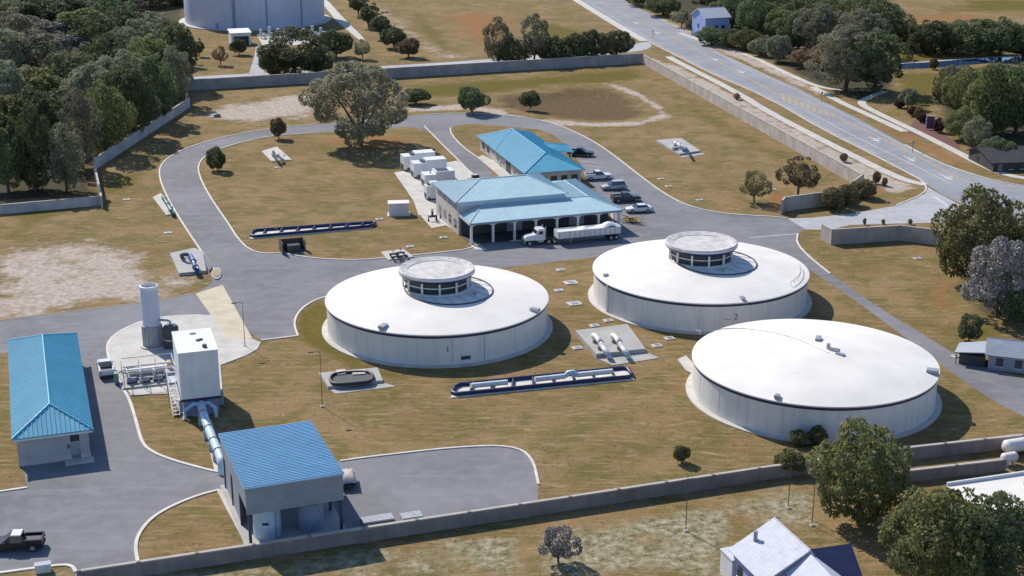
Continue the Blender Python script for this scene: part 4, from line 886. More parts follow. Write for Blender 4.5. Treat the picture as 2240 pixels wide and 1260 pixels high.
# navy filter pipe frame
def pipe_frame(label, px, h, rails, ncross, mat, z0, inner, group):
    t, at = pad_thing('pipe_gallery', label, 'pipework', px, 'kerb', .15, group)
    a, b_, c, d = [at(*q) for q in px]
    def lerp(p, q, f): return p + (q - p) * f
    L = []
    e0, e1 = lerp(a, d, .12), lerp(a, d, .88); f0, f1 = lerp(b_, c, .12), lerp(b_, c, .88)
    up = Vector((0, 0, h)); ring = [lerp(e0, f0, .025), lerp(e0, f0, .975), lerp(f0, f1, .2) , lerp(f0, f1, .8), lerp(e1, f1, .975), lerp(e1, f1, .025), lerp(e0, e1, .8), lerp(e0, e1, .2)]
    MB().path([p + up for p in ring], .27, 10, True).build('loop_pipe', mat, t)
    for k in range(ncross):
        f = .1 + .8 * k / (ncross - 1); p, q = lerp(e0, f0, f) + up, lerp(e1, f1, f) + up
        MB().path([p, q], .19, 8).build('cross_pipe', mat, t)
        for s_ in (p, q): MB().tube((s_.x, s_.y, .1), (s_.x, s_.y, h), .14, n=8).build('pipe_stand', mat, t)
    for k in range(inner): 
        f = .2 + .6 * k / max(1, inner - 1); p = lerp(lerp(e0, f0, f), lerp(e1, f1, f), .5); handwheel(t, (p.x, p.y, h - .1), .3)
    return t, at
pipe_frame('navy blue pipe loop on a white slab in the lawn by the loop road', [(546, 524), (812, 500), (824, 488), (556, 506)], .42, 2, 7, 'navypipe', 0, 2, 'pipe galleries')
t, at = pipe_frame('navy and white pipe gallery on a slab between the tanks and the wall', [(985, 872), (1388, 832), (1368, 806), (1000, 844)], .42, 2, 8, 'navypipe', 0, 2, 'pipe galleries')
for (x0, y0, x1, y1) in ((1170, 838, 1235, 831), (1262, 828, 1340, 820), (1030, 852, 1110, 844)): MB().path([at(x0, y0 - 8, .8), at(x1, y1 - 8, .8)], .38, 12).build('white_pipe', 'white', t)
MB().path([at(1236, 823, .8), at(1244, 815, 1.4), at(1254, 814, 1.4), at(1262, 820, .8)], .36, 12).build('bypass_pipe', 'lightpipe', t)
handwheel(t, at(1028, 846, .9), .4)
# two white pipes on a pad
t, at = pad_thing('pipe_pad', 'concrete pad carrying two sloping white pipes between the tanks', 'pipework', [(1258, 732), (1304, 784), (1412, 772), (1372, 718)], 'pad', .7, 'pipe pads'); 
MB().prism([(p.x, p.y) for p in (at(1300, 783), at(1340, 800), at(1442, 784), at(1412, 770))], -.03, .09).build('lower_slab', 'pad', t)
for dx in (0, 42):
    pts = [at(1296 + dx, 735, .3), at(1299 + dx, 733, 1.3), at(1304 + dx, 736, 1.5), at(1322 + dx, 764, 1.3), at(1329 + dx, 773, 1.1), at(1332 + dx, 780, .5)]
    flange_pipe(t, pts, .36, 'white', [2]); MB().path([at(1327 + dx, 770, 1.15), at(1331 + dx, 777, .9), at(1333 + dx, 781, .3)], .42, 12).build('end_bend', 'lightpipe', t)
    for f in (742, 757): MB().box(tuple(at(1303 + dx + (f - 742) * .75, f + 4, .95)), (.9, .3, .7), U).build('pipe_saddle', 'tan', t)
    handwheel(t, at(1312 + dx, 752, 1.6), .35, 'redlens')
MB().box(tuple(at(1408, 746, .8)), (.15, .15, 1.6)).build('marker_post', 'white', t)
# basin pad
t, at = pad_thing('meter_basin', 'low concrete pad with a dark rimmed meter basin in front of tank one', 'pipework', [(698, 822), (718, 852), (838, 838), (826, 810)], 'pad', .45)
MB().prism([(p.x, p.y) for p in (at(718, 852), at(735, 862), at(866, 846), at(838, 838))], -.03, .07).build('lower_slab', 'pad', t)
ring = [at(*q, .75) for q in chaikin([(722, 824), (735, 816), (800, 812), (816, 818), (815, 832), (800, 836), (740, 841), (724, 837)], 1, True)]
MB().path(ring, .22, 8, True).build('basin_rim', 'dark', t); MB().prism([(p.x, p.y) for p in ring], .4, .62).build('basin_lid', 'charcoal', t)
for (x0, x1) in ((738, 757), (772, 800)): MB().prism([(p.x, p.y) for p in (at(x0, 830), at(x1, 828), at(x1 - 2, 818), at(x0 - 3, 820))], .6, .78).build('access_cover', 'concrete', t)
# blue wellhead pad
t, at = pad_thing('wellhead', 'raised pad with a bright blue pump pipe beside the loop road', 'wellhead', [(372, 560), (392, 604), (452, 598), (444, 556), (425, 548)], 'pad', .55, 'wellheads')
flange_pipe(t, [at(416, 565, .5), at(417, 560, 1.7), at(421, 566, 1.9), at(425, 578, 1.6), at(430, 590, 1.2), at(431, 596, .5)], .42, 'bluepipe', [2, 3]); MB().path([at(398, 562, .6), at(397, 558, 1.5), at(403, 556, 1.9), at(412, 557, 1.8)], .35, 10).build('motor_housing', 'charcoal', t); handwheel(t, at(406, 572, .5)); handwheel(t, at(424, 584, 1.6), .4)
MB().prism([(p.x, p.y) for p in (at(444, 556), at(466, 585), at(458, 596), at(448, 580))], -.03, .3).build('side_slab', 'asphalt', t)
# green wellhead
t, at = pad_thing('wellhead', 'narrow white pad with green valve pipework left of the loop road', 'wellhead', [(334, 433), (364, 472), (385, 468), (352, 424)], 'concrete', .2, 'wellheads')
flange_pipe(t, [at(356, 432, .3), at(357, 430, 1.3), at(362, 438, 1.4), at(372, 456, 1.3), at(378, 466, .9), at(380, 468, .2)], .32, 'greenpipe', [2, 3]); handwheel(t, at(363, 440, 1.3)); MB().box(tuple(at(374, 458, .6)), (.8, .6, 1.2)).build('valve_box', 'greenpipe', t); handwheel(t, at(370, 452, 1.2))
# white fitting on the island
t, at = pad_thing('wellhead', 'cream pad with an old white pump beside the small round tree', 'wellhead', [(572, 332), (594, 354), (638, 351), (606, 322)], 'concrete', .2, 'wellheads')
flange_pipe(t, [at(596, 338, .2), at(598, 334, 1.8), at(603, 337, 2.0), at(613, 345, 1.4), at(619, 350, .4)], .34, 'white', [2]); MB().tube(tuple(at(598, 332, 1.6)), tuple(at(598, 332, 3.0)), .3, n=10).build('pump_motor', 'steel', t); handwheel(t, at(622, 346, .4))
# wellhead on the east lawn
t, at = pad_thing('wellhead', 'grey pad with white well fittings alone on the far right lawn', 'wellhead', [(1435, 311), (1486, 341), (1532, 334), (1490, 306)], 'pad', .5, 'wellheads')
MB().prism([(p.x, p.y) for p in (at(1486, 341), at(1492, 345), at(1544, 338), at(1532, 334))], -.03, .08).build('lower_slab', 'pad', t)
flange_pipe(t, [at(1475, 318, .5), at(1477, 312, 1.5), at(1486, 316, 1.6), at(1492, 322, 1.5), at(1497, 328, .5)], .36, 'white', [1]); MB().tube(tuple(at(1500, 324, .5)), tuple(at(1500, 324, 2.6)), .38, .3, 12).build('pump_motor', 'lightpipe', t); MB().box(tuple(at(1477, 325, .8)), (1.2, .8, .7), U).build('control_box', 'greymetal', t); handwheel(t, at(1488, 321, 1.7))
# small pad by the road in front of the pump building
t, at = pad_thing('valve_cluster', 'small white pad with dark valves between the lawn and tank one', 'pipework', [(833, 553), (850, 570), (905, 563), (882, 546)], 'concrete', .18)
for (x, y) in ((860, 556), (876, 553), (884, 560), (866, 562)): MB().path([at(x - 7, y, .2), at(x - 7, y, .9), at(x + 6, y - 1, .9), at(x + 6, y - 1, .2)], .18, 8).build('valve_pipe', 'charcoal', t); handwheel(t, at(x, y, .9), .3)
for (x, y, lb) in ((946, 484, 'dark valve assembly on the slab left of the pump building corner'), (972, 478, 'dark upright valve hard against the pump building left wall')):
    p = G(x, y); t = thing('valve_assembly', lb, 'valve', (p.x, p.y, .1), U); MB().path([(-.8, 0, 0), (-.8, 0, .9), (.8, 0, .9), (.8, 0, 0)], .25, 10).build('pipe', 'navypipe', t); MB().tube((0, 0, .8), (0, 0, 2.0), .22, n=10).build('actuator', 'charcoal', t); handwheel(t, (0, 0, 1.6))
# white electrical house
p = G(851, 473); t = thing('electrical_cabinet', 'white walk in electrical cabinet with flat lid on the island lawn', 'cabinet', (p.x, p.y, 0), R(6)); MB().span(0, 3.9, 0, 2.3, .1, 2.45).build('body', 'white', t); MB().span(-.15, 4.05, -.15, 2.45, 2.45, 2.6).build('lid', 'tankroof', t); MB().span(-.3, 4.2, -.3, 2.6, -.02, .1).build('base', 'concrete', t)
for x in (.4, 2.1): d_ = MB().span(x, x + 1.4, -.03, 0, .3, 2.2).build('door', 'white', t); MB().span(x + 1.2, x + 1.3, -.07, -.03, 1.1, 1.3).build('handle', 'dark', d_)
# brown enclosure
p = G(645, 556); t = thing('dumpster_enclosure', 'dark brown three sided board enclosure at the lawn corner by the loop road', 'enclosure', (p.x, p.y, 0), R(20))
MB().span(-2.2, 2.2, 2.9, 3.05, 0, 2.2).build('back_panel', 'brown', t); MB().span(-2.2, -2.05, 0, 2.9, 0, 2.2).build('side_panel', 'brown', t); MB().span(2.05, 2.2, .6, 2.9, 0, 2.2).build('side_panel', 'brown', t); MB().span(-2.3, 2.3, -.2, 3.1, -.03, .06).build('slab', 'asphalt', t)
for x in (-2.12, 0, 2.12): MB().span(x - .08, x + .08, 3.05, 3.2, 0, 2.3).build('post', 'brown', t)
t = thing('dumpster', 'dark metal dumpster inside the brown board enclosure', 'dumpster', (p.x - .4, p.y + 1.4, .06), R(20)); loft(MB(), [(-1.1, .6, .8, .15, 1.3), (1.1, .6, .8, .15, 1.3)]).build('bin', 'charcoal', t); MB().box((0, 0, 1.35), (2.2, 1.6, .08), 0).build('lid', 'dark', t)
for x in (-.8, .8): MB().tube((x, -.5, .08), (x, .5, .08), .08, n=8).build('caster', 'tyre', t)
# tan debris / hose reel by canopy
p = G(1385, 486); t = thing('timber_stack', 'heap of yellow tan timber at the right end of the canopy', 'timber', (p.x, p.y, 0), R(-30)); random.seed(9)
for k in range(12): MB().box((random.uniform(-1, 1), random.uniform(-1, 1), .15 + .09 * k), (random.uniform(2.4, 4), .25, .12), random.uniform(-.5, .5)).build('plank', 'tan' if k % 3 else 'yellow', t)
# planter island
t, at = pad_thing('planter_island', 'round kerbed planter at the end of the concrete ramp', 'planter', chaikin([(466, 590), (480, 585), (486, 600), (480, 612), (468, 612), (460, 602)], 2, True), 'pad', .2); MB().prism([(p.x, p.y) for p in [at(*q) for q in chaikin([(468, 594), (479, 590), (483, 600), (478, 608), (468, 607), (464, 601)], 1, True)]], .15, .3).build('soil', 'tan', t)
# small concrete covers
cov = [(1248, 619, 'pair'), (1256, 665, 'pair'), (1222, 636, 'x'), (1226, 591, 'x'), (1262, 762, 'x'), (1330, 702, 'x'), (1436, 757, 'x'), (1300, 713, 'x'), (1464, 741, 'x')]
places = ['the flat cover nearest the pump road, between the aerator tanks', 'the larger cover midway between the aerator tanks', 'the cover hugging the right side of tank one', 'the small cover behind tank one at the road edge', 'the cover left of the two pipe pad', 'the round cover above the two pipe pad', 'the cover right of the two pipe pad', 'the cover at the foot of tank two', 'the cover farthest right in front of tank two']
for (x, y, k), lb in zip(cov, places):
    p = G(x, y); s_ = 1.5 if k == 'pair' else 1.0; t = thing('valve_cover', 'pale concrete valve cover, ' + lb, 'cover', (p.x, p.y, 0), U, 'valve covers in the lawns'); MB().box((0, 0, .06), (1.5 * s_, 1.2 * s_, .2)).build('frame', 'concrete', t); MB().box((0.1, 0, .17), (.8 * s_, .7 * s_, .06)).build('lid', 'steel', t)
cov2 = [(367, 510, 'on the brown verge left of the loop road'), (277, 437, 'by the end of the left wall'), (1446, 392, 'on the right lawn inside the loop road bend'), (1462, 408, 'just below another on the right lawn bend'), (1530, 438, 'on the right lawn near the gate road'), (830, 480, 'right of the navy pipe loop'), (897, 540, 'on the lawn below the pump building'), (970, 520, 'near the pump building walk'), (608, 367, 'below the cream pump pad'), (1690, 415, 'beside the brown bush by the gate'), (1820, 365, 'on the lawn inside the long road wall'), (2140, 783, 'lying on the right service road edge'), (2092, 780, 'on the right service road verge'), (2006, 566, 'near the gate wall on the right lawn')]
for (x, y, lb) in cov2:
    p = G(x, y); t = thing('valve_cover', 'small pale concrete cover ' + lb, 'cover', (p.x, p.y, 0), U, 'valve covers in the lawns'); MB().box((0, 0, .05), (1.4, 1.0, .18)).build('frame', 'concrete', t); MB().box((0, 0, .15), (.7, .6, .05)).build('lid', 'steel', t)
# light poles
def lamp(px, py, h, label, plain=False):
    p = G(px, py); t = thing('light_pole', label, 'light pole', (p.x, p.y, 0), R(200), 'yard light poles'); MB().tube((0, 0, 0), (0, 0, h), .055, .035, 6).build('pole', 'bark', t); MB().box((0, 0, .06), (.5, .5, .2)).build('footing', 'pad', t)
    if plain:
        MB().box((0, 0, h - .6), (1.4, .08, .1)).build('crossarm', 'bark', t); return
    MB().path([(0, 0, h - .1), (.5, 0, h + .05), (1.0, 0, h + .05)], .04, 6).build('arm', 'bark', t); MB().box((1.25, 0, h + .05), (.7, .32, .14)).build('lamp_head', 'charcoal', t)
lamp(705, 890, 8, 'light pole on the lawn above the shed'); lamp(536, 758, 7, 'light pole on the apron right of the box tower'); lamp(1500, 1162, 7, 'utility pole on the rough grass left of the gabled house', True); lamp(1724, 1112, 8, 'utility pole nearest the round oak outside the wall', True); lamp(1776, 1150, 7, 'utility pole above the ridge of the gabled house', True)
for (x, y, lb) in ((1428, 84, 'thin roadside post where the back drive joins the road'), (1797, 222, 'thin roadside post beside the yellow hatching'), (1996, 333, 'thin roadside post beside the third turn arrow')):
    p = G(x, y); t = thing('road_post', lb, 'post', (p.x, p.y, 0), 0, 'roadside posts'); MB().tube((0, 0, 0), (0, 0, 2.6), .06, n=6).build('post', 'charcoal', t); MB().box((0, 0, 2.4), (.5, .05, .6)).build('sign_plate', 'greymetal', t)
# pieces behind the shed on the lower lot
p = G(760, 1060); t = thing('covered_trailer', 'small trailer under a crumpled cream cover right of the shed', 'trailer', (p.x, p.y, .01), R(100)); random.seed(5)
mb = MB(); vs = []; fs = []
for i in range(9):
    for j in range(9):
        x, y = -1.7 + 3.4 * i / 8, -1.0 + 2.0 * j / 8; e2_ = min(1, 2.2 * (1 - max(abs(x) / 1.7, abs(y) / 1.0)) + .15); vs.append((x, y, .45 + 1.2 * e2_ ** .5 + random.uniform(-.1, .1)))
for i in range(8):
    for j in range(8): fs.append((i * 9 + j, (i + 1) * 9 + j, (i + 1) * 9 + j + 1, i * 9 + j + 1))
mb.add(vs, fs, True).build('cover', 'cream', t); MB().span(-1.6, 1.6, -.9, .9, .4, .55).build('bed', 'charcoal', t)
for y in (-.95, .95): wheel(t, 0, y, .32)
MB().path([(1.6, 0, .45), (2.6, 0, .4)], .06, 6).build('drawbar', 'charcoal', t)
for (x, y, lb, l_) in ((826, 1140, 'pale pallet of pipes on the lower lot by the wall', 3.6), (900, 1133, 'shorter pale pallet of pipes on the lower lot by the wall', 2.4)):
    p = G(x, y); t = thing('pipe_pallet', lb, 'pallet', (p.x, p.y, .01), U); MB().box((0, 0, .1), (l_, 1.6, .18)).build('pallet', 'tan', t)
    for k in range(5): MB().tube((-l_ / 2, -.6 + .3 * k, .32), (l_ / 2, -.6 + .3 * k, .32), .13, n=8).build('pipe_length', 'white', t)
p = G(95, 1250); t = thing('utility_box', 'pale utility box on the grass at the bottom left', 'cabinet', (p.x, p.y, 0), U); MB().box((0, 0, .45), (1.6, .8, .9)).build('body', 'white', t); MB().box((0, 0, .93), (1.7, .9, .08)).build('lid', 'carsilver', t)
# far pumps by the reservoir
for (x, y, lb) in ((596, 84, 'far white pump set on the reservoir slab'), (690, 82, 'far white pump set right of the round dark tree')):
    p = G(x, y); t = thing('pump_set', lb, 'pump', (p.x, p.y, .14), U)
    for k in range(3): MB().path([(-4 + 3 * k, 0, 0), (-4 + 3 * k, 0, 1.6), (-2.6 + 3 * k, 0, 1.6), (-2.6 + 3 * k, 0, 0)], .45, 8).build('pump_pipe', 'white', t); MB().tube((-4 + 3 * k, 0, 1.5), (-4 + 3 * k, 0, 3.2 + (k == 1) * .8), .5, n=8).build('pump_motor', 'farblue', t)
    MB().path([(-5, 1.2, .8), (5, 1.2, .8)], .4, 8).build('header_pipe', 'farblue', t)
p = G(507, 100); t = thing('pump_house', 'small white pump house with open front below the reservoir', 'building', (p.x, p.y, 0), U); MB().span(0, 6.6, 0, 6.5, 0, 4.2).build('wall', 'white', t); MB().span(.8, 5.8, -.05, 0, 0, 3.0).build('doorway', 'dark', t); mr = MB(); mr.slab([(-.3, -.3, 4.2), (6.9, -.3, 4.2), (6.9, 7, 4.7), (-.3, 7, 4.7)], .2); mr.build('roof', 'tankroof', t)

# ---------------------------------------------------------------- neighbouring buildings
def house(name, label, A, B, depthL, depthR, zr, ze, wallm, roofm, extra=None):
    """gable house from the two ends of its ridge (world xy); depthL/R = run of the slopes left and right of A->B"""
    A, B = Vector(A), Vector(B); d = (B - A); ln = d.length; an = math.atan2(d.y, d.x)
    t = thing(name, label, 'house', (A.x, A.y, 0), an)
    for s_, dp in ((1, depthL), (-1, depthR)):
        mr = MB(); f = [(-.4, 0, zr), (ln + .4, 0, zr), (ln + .4, s_ * dp, ze), (-.4, s_ * dp, ze)]; mr.slab(f, .16); o = mr.build('roof_slope', roofm, t)
        MB().seams(f, .45, .3, .02, along=True).build('shingle_courses', roofm, o, kind='stuff')
    a, c = -depthR + .4, depthL - .4
    pf = [(a, 0), (c, 0), (c, ze + .02), (0, zr - .22), (a, ze + .02)]
    vs = [(0.15, y, z) for y, z in pf] + [(ln - .15, y, z) for y, z in pf]
    MB().add(vs, [tuple(range(5))[::-1], tuple(range(5, 10))] + [(i, (i + 1) % 5, 5 + (i + 1) % 5, 5 + i) for i in range(5)]).build('wall', wallm, t)
    for x in np.arange(1.2, ln - 1.6, 2.6):
        for y, s_ in ((a, -1), (c, 1)):
            w_ = MB().box((x + .5, y + s_ * .03, ze * .55), (1.0, .06, 1.2)).build('window', 'glass', t); MB().box((x + .5, y + s_ * .05, ze * .55 - .7), (1.2, .12, .1)).build('sill', 'white', w_)
    for x in (.12, ln - .12): MB().box((x, 0, ze * .55), (.08, 1.2, 1.3)).build('window', 'glass', t)
    MB().path([(-.4, 0, zr + .03), (ln + .4, 0, zr + .03)], .08, 6).build('ridge_cap', roofm, t)
    return t
A = G(1697, 1136, 6.4); B = G(1768, 1200, 6.4)
t = house('gabled_house', 'pale blue shingled house with crossing gables at the bottom right', (A.x, A.y), (B.x, B.y), 2.6, 5.2, 6.4, 3.6, 'lilac', 'palshing')
an = t.rotation_euler.z; ln = (B - A).length
# crossing gable wing facing the camera, built in the house's own frame
def to_h(p): v = Vector((p[0] - A.x, p[1] - A.y)); c, s_ = math.cos(-an), math.sin(-an); return (v.x * c - v.y * s_, v.x * s_ + v.y * c, p[2])
w0, w1 = G(1766, 1202, 6.2), G(1862, 1189, 6.2); dv = (w1 - w0).normalized(); nv = Vector((dv.y, -dv.x, 0))
f1 = [to_h(w0), to_h(w1), to_h(w1 + nv * 3.9 + Vector((0, 0, -3.1))), to_h(w0 + nv * 3.9 + Vector((0, 0, -3.1)))]
f2 = [to_h(w0), to_h(w1), to_h(w1 - nv * 3.2 + Vector((0, 0, -2.6))), to_h(w0 - nv * 3.2 + Vector((0, 0, -2.6)))]
mb = MB(); mb.slab(f1, .16); mb.build('wing_roof', 'slate', t); mb = MB(); mb.slab(f2, .16); mb.build('wing_roof', 'palshing', t)
g0 = w0 + nv * 3.5 + Vector((0, 0, -3.3)); g1 = w1 + nv * 3.5 + Vector((0, 0, -3.3)); h0 = w0 - nv * 2.9 + Vector((0, 0, -2.8)); h1 = w1 - nv * 2.9 + Vector((0, 0, -2.8))
bt = [to_h((p.x, p.y, 0)) for p in (g0, g1, h1, h0)]; tp = [to_h(g0), to_h(g1), to_h(h1), to_h(h0)]
MB().add(bt + tp, [(0, 1, 5, 4), (1, 2, 6, 5), (2, 3, 7, 6), (3, 0, 4, 7)]).build('wing_wall', 'lilac', t)
w2 = G(1766, 1204, 6.1); e0 = w2 + nv * 7.5; sdv = dv
f3 = [to_h(w2), to_h(e0), to_h(e0 - sdv * 2.6 + Vector((0, 0, -1.9))), to_h(w2 - sdv * 2.6 + Vector((0, 0, -1.9)))]; f4 = [to_h(w2), to_h(e0), to_h(e0 + sdv * 2.6 + Vector((0, 0, -1.9))), to_h(w2 + sdv * 2.6 + Vector((0, 0, -1.9)))]
for f in (f3, f4): mb = MB(); mb.slab(f, .15); mb.build('porch_roof', 'palshing', t)
c_ = G(1652, 1188, 4.6); MB().tube(to_h((c_.x, c_.y, 4.5)), to_h((c_.x, c_.y, 6.0)), .22, n=10).build('flue', 'greymetal', t)
d0 = G(1615, 1258, 0); hh = to_h((d0.x, d0.y, 1.3)); bx = MB().box(hh, (2.6, 3.0, 2.6), 0).build('bay_window', 'white', t); MB().box((hh[0], hh[1], 2.66), (2.8, 3.2, .12)).build('bay_roof', 'palshing', bx)
A = G(1528, 24, 9); t = house('far_house', 'pale roofed blue house among trees beyond the road at the top', (A.x, A.y), (A.x + 9, A.y + 3), 5.5, 6, 10, 7.2, 'bluehouse', 'palshing')
A = G(1716, 28, 4); house('far_shed', 'tiny white roof glimpsed in the trees right of the far house', (A.x, A.y), (A.x + 5, A.y + 1.5), 2.5, 2.5, 4.6, 3.4, 'white', 'tankroof')
# flat white roof at right
p = G(2076, 1061, 3.2); t = thing('flat_roof_building', 'low building with a flat white roof at the right edge', 'building', (p.x, p.y, 0), R(17)); MB().span(0, 22, -7.2, 0, 0, 3.0).build('wall', 'shadeblue', t); MB().span(-.2, 22.2, -7.4, .2, 3.0, 3.15).build('roof_deck', 'tankroof', t)
MB().span(-.2, 22.2, .0, .22, 3.16, 3.5).build('parapet', 'white', t)
for k in range(5): MB().span(1.5 + 4 * k, 3.5 + 4 * k, -7.26, -7.2, 1.0, 2.2).build('window', 'glass', t)
MB().box((9, -3, 3.4), (1.6, 1.2, .5)).build('roof_unit', 'carsilver', t); MB().box((14, -4.5, 3.3), (.6, .6, .3)).build('roof_vent', 'steel', t)
for (x, y, r_, l_, lb) in ((2232, 992, .85, 4.4, 'fat white horizontal gas tank at the right edge above the flat roof'), (2206, 1016, .6, 1.6, 'small cream gas cylinder beside the fat white one')):
    p = G(x, y); t = thing('gas_tank', lb, 'tank', (p.x, p.y, 0), U); mb = MB(); prof = [(.02, -l_ / 2 - r_ * .6), (r_ * .6, -l_ / 2 - r_ * .45), (r_, -l_ / 2), (r_, l_ / 2), (r_ * .6, l_ / 2 + r_ * .45), (.02, l_ / 2 + r_ * .6)]; mb.lathe(prof, 24)
    mb.v = [(z, y_, x_ + r_ + .4) for x_, y_, z in mb.v]; mb.build('shell', 'tank', t)
    for x_ in (-l_ * .3, l_ * .3): MB().box((x_, 0, .4), (.4, r_ * 1.5, .8)).build('saddle', 'concrete', t)
# metal sheds at the right
p = G(2150, 800); A = G(2165, 742, 3.4); 
t = house('metal_shed', 'grey blue metal shed with pitched roof at the right edge by the service road', (A.x, A.y), (A.x + 9, A.y - 3.2), 3.2, 3.8, 3.6, 2.3, 'greymetal', 'greymetal')
mb = MB(); mb.slab([(-4.6, -3.0, 1.9), (-.1, -3.4, 2.5), (-.1, 1.2, 2.7), (-4.2, 1.0, 2.0)], .12); mb.build('lean_to_roof', 'carsilver', t)
for x_, y_ in ((-4.3, -2.8), (-4.0, .8)): MB().tube((x_, y_, 0), (x_, y_, 1.9), .07, n=6).build('lean_to_post', 'charcoal', t)
MB().span(-3.9, -.3, -2.6, .6, 0, 1.5).build('stored_crates', 'charcoal', t)
# dark roofed house in the trees at right
A = G(2140, 318, 4.2); t = house('dark_house', 'low house with near black shingles in tree shade at the right edge', (A.x, A.y), (A.x + 22, A.y + 3), 5, 8.5, 3.8, 2.1, 'darkshing', 'darkshing')
# notice board and canal
p = G(2034, 284); t = thing('notice_board', 'upright plum coloured board with white frame beside the far sidewalk', 'sign', (p.x, p.y, 0), R(-20)); MB().span(-.9, .9, -.06, .06, .3, 3.4).build('board', 'purple', t)
for x in (-1.0, 1.0): MB().span(x - .1, x + .1, -.1, .1, 0, 3.6).build('post', 'white', t)
MB().span(-1.1, 1.1, -.08, .08, 3.42, 3.55).build('cap', 'white', t)
MB().sheet(gp(chaikin([(1965, 141), (2040, 136), (2140, 128), (2260, 122), (2260, 131), (2140, 140), (2040, 149), (1965, 152)], 1)), [], 0.02).build('canal_water', 'water', kind='structure')
MB().sheet(gp(chaikin([(1985, 290), (2030, 305), (2080, 330), (2110, 325), (2060, 290), (2000, 262)], 1)), [], 0.012).build('mulch_bed', 'mulch', kind='structure')
walk('canal_bank', [(1965, 140), (2040, 135), (2140, 127), (2260, 121)], 1.2, 'concrete', 1, .12)

# ---------------------------------------------------------------- trees
rng = np.random.default_rng(11)
def leaf_mesh(name, lobes, n, size, rg, flat=0.35):
    """many small leaf sprays on the outsides of overlapping lobes; lobes = rows of x,y,z,r"""
    lobes = np.array(lobes); wgt = lobes[:, 3] ** 2; wgt /= wgt.sum(); li = rg.choice(len(lobes), n, p=wgt)
    d = rg.normal(size=(n, 3)); d /= np.linalg.norm(d, axis=1)[:, None]
    cen = lobes[:, :3].mean(0); out = lobes[li, :3] - cen; out /= (np.linalg.norm(out, axis=1)[:, None] + 1e-6)
    flip = (d * out).sum(1) < -0.35; d[flip] *= -1
    rr = lobes[li, 3] * (0.72 + 0.36 * rg.random(n) ** 0.7); c = lobes[li, :3] + d * rr[:, None]
    keep = np.ones(n, bool)                 # drop what would be buried in other lobes
    for k in range(len(lobes)): keep &= ~((np.linalg.norm(c - lobes[k, :3], axis=1) < lobes[k, 3] * 0.62) & (li != k))
    c, d, li = c[keep], d[keep], li[keep]; n = len(c)
    nrm = d * flat + rg.normal(size=(n, 3)) * 0.55; nrm[:, 2] += 0.25; nrm /= np.linalg.norm(nrm, axis=1)[:, None]
    a = np.cross(nrm, rg.normal(size=(n, 3))); a /= np.linalg.norm(a, axis=1)[:, None]; b = np.cross(nrm, a)
    s1 = size * (0.6 + 0.8 * rg.random(n)); s2 = s1 * (0.45 + 0.4 * rg.random(n))
    V = np.stack([c - a * s1[:, None], c - b * s2[:, None], c + a * s1[:, None], c + b * s2[:, None]], 1).reshape(-1, 3)
    me = bpy.data.meshes.new(name); me.vertices.add(4 * n); me.vertices.foreach_set('co', V.astype(np.float32).ravel())
    me.loops.add(4 * n); me.loops.foreach_set('vertex_index', np.arange(4 * n, dtype=np.int32)); me.polygons.add(n)
    me.polygons.foreach_set('loop_start', np.arange(0, 4 * n, 4, dtype=np.int32)); me.polygons.foreach_set('loop_total', np.full(n, 4, np.int32)); me.update(calc_edges=True)
    lob_t = rg.random(len(lobes)); val = np.clip(0.55 * lob_t[li] + 0.5 * rg.random(n) - 0.02, 0, 1)
    me.attributes.new('leaf', 'FLOAT', 'FACE').data.foreach_set('value', val.astype(np.float32)); return me
def crown_lobes(k, rz, zc, r0, r1, rg, shell=0.66, squash=1.0, tufts=0):
    L = [(0, 0, zc, 0.52 * min(1, rz))]
    for i in range(k):
        z = 1 - 2 * (i + .5) / k; a = i * 2.39996 + rg.random() * .7; q_ = math.sqrt(max(0, 1 - z * z)); s_ = shell * (0.62 + 0.56 * rg.random())
        L.append((q_ * math.cos(a) * s_, q_ * math.sin(a) * s_, zc + z * s_ * rz * (1 if z > 0 else .8), r0 + (r1 - r0) * rg.random()))
    for i in range(tufts):
        a = rg.random() * 6.28; q_ = .75 * rg.random(); L.append((q_ * math.cos(a), q_ * math.sin(a), zc + rz * (0.62 + .42 * rg.random()) * math.sqrt(1 - q_ * q_), .09 + .1 * rg.random()))
    return L
def trunk_mesh(name, ht, r, fork, rg, n=4, spread=.5):
    mb = MB(); lean = Vector((rg.uniform(-.05, .05), rg.uniform(-.05, .05), fork)); mb.path([(0, 0, -.03), lean * .5, lean], r, 7)
    for i in range(n):
        a = 6.28 * i / n + rg.random(); p1 = lean + Vector((math.cos(a) * spread * .5, math.sin(a) * spread * .5, (ht - fork) * .5)); p2 = lean + Vector((math.cos(a) * spread, math.sin(a) * spread, (ht - fork) * .95))
        mb.tube(lean, p1, r * .6, r * .4, 6); mb.tube(p1, p2, r * .4, r * .12, 5)
        a2 = a + .8; mb.tube(p1, p1 + Vector((math.cos(a2) * .35, math.sin(a2) * .35, .3)), r * .3, r * .08, 5)
    return mb.mesh(name)
PRO = {}
def proto(kind, ht, lobes, n, size, trunk, flat=.35):
    PRO.setdefault(kind, []).append((ht, leaf_mesh('crown', lobes, n, size, rng, flat), trunk_mesh('trunk', *trunk, rng)))
for i in range(5): L = crown_lobes(50 + 4 * i, .80, .84, .13, .33, rng, .74, tufts=8); proto('oak', 1.72, L, 13000, .036, (1.15, .065, .38))
for i in range(3): L = crown_lobes(36, .86, .90, .16, .34, rng, .64); proto('round', 1.82, L, 7500, .048, (1.2, .06, .3))
for i in range(4): L = crown_lobes(46, 1.05, 1.02, .11, .28, rng, .74, tufts=22); proto('moss', 2.12, L, 11000, .034, (1.5, .06, .45))
for i in range(2): L = crown_lobes(26, .8, .72, .2, .38, rng, .58); proto('bush', 1.45, L, 4200, .065, (.7, .05, .12))
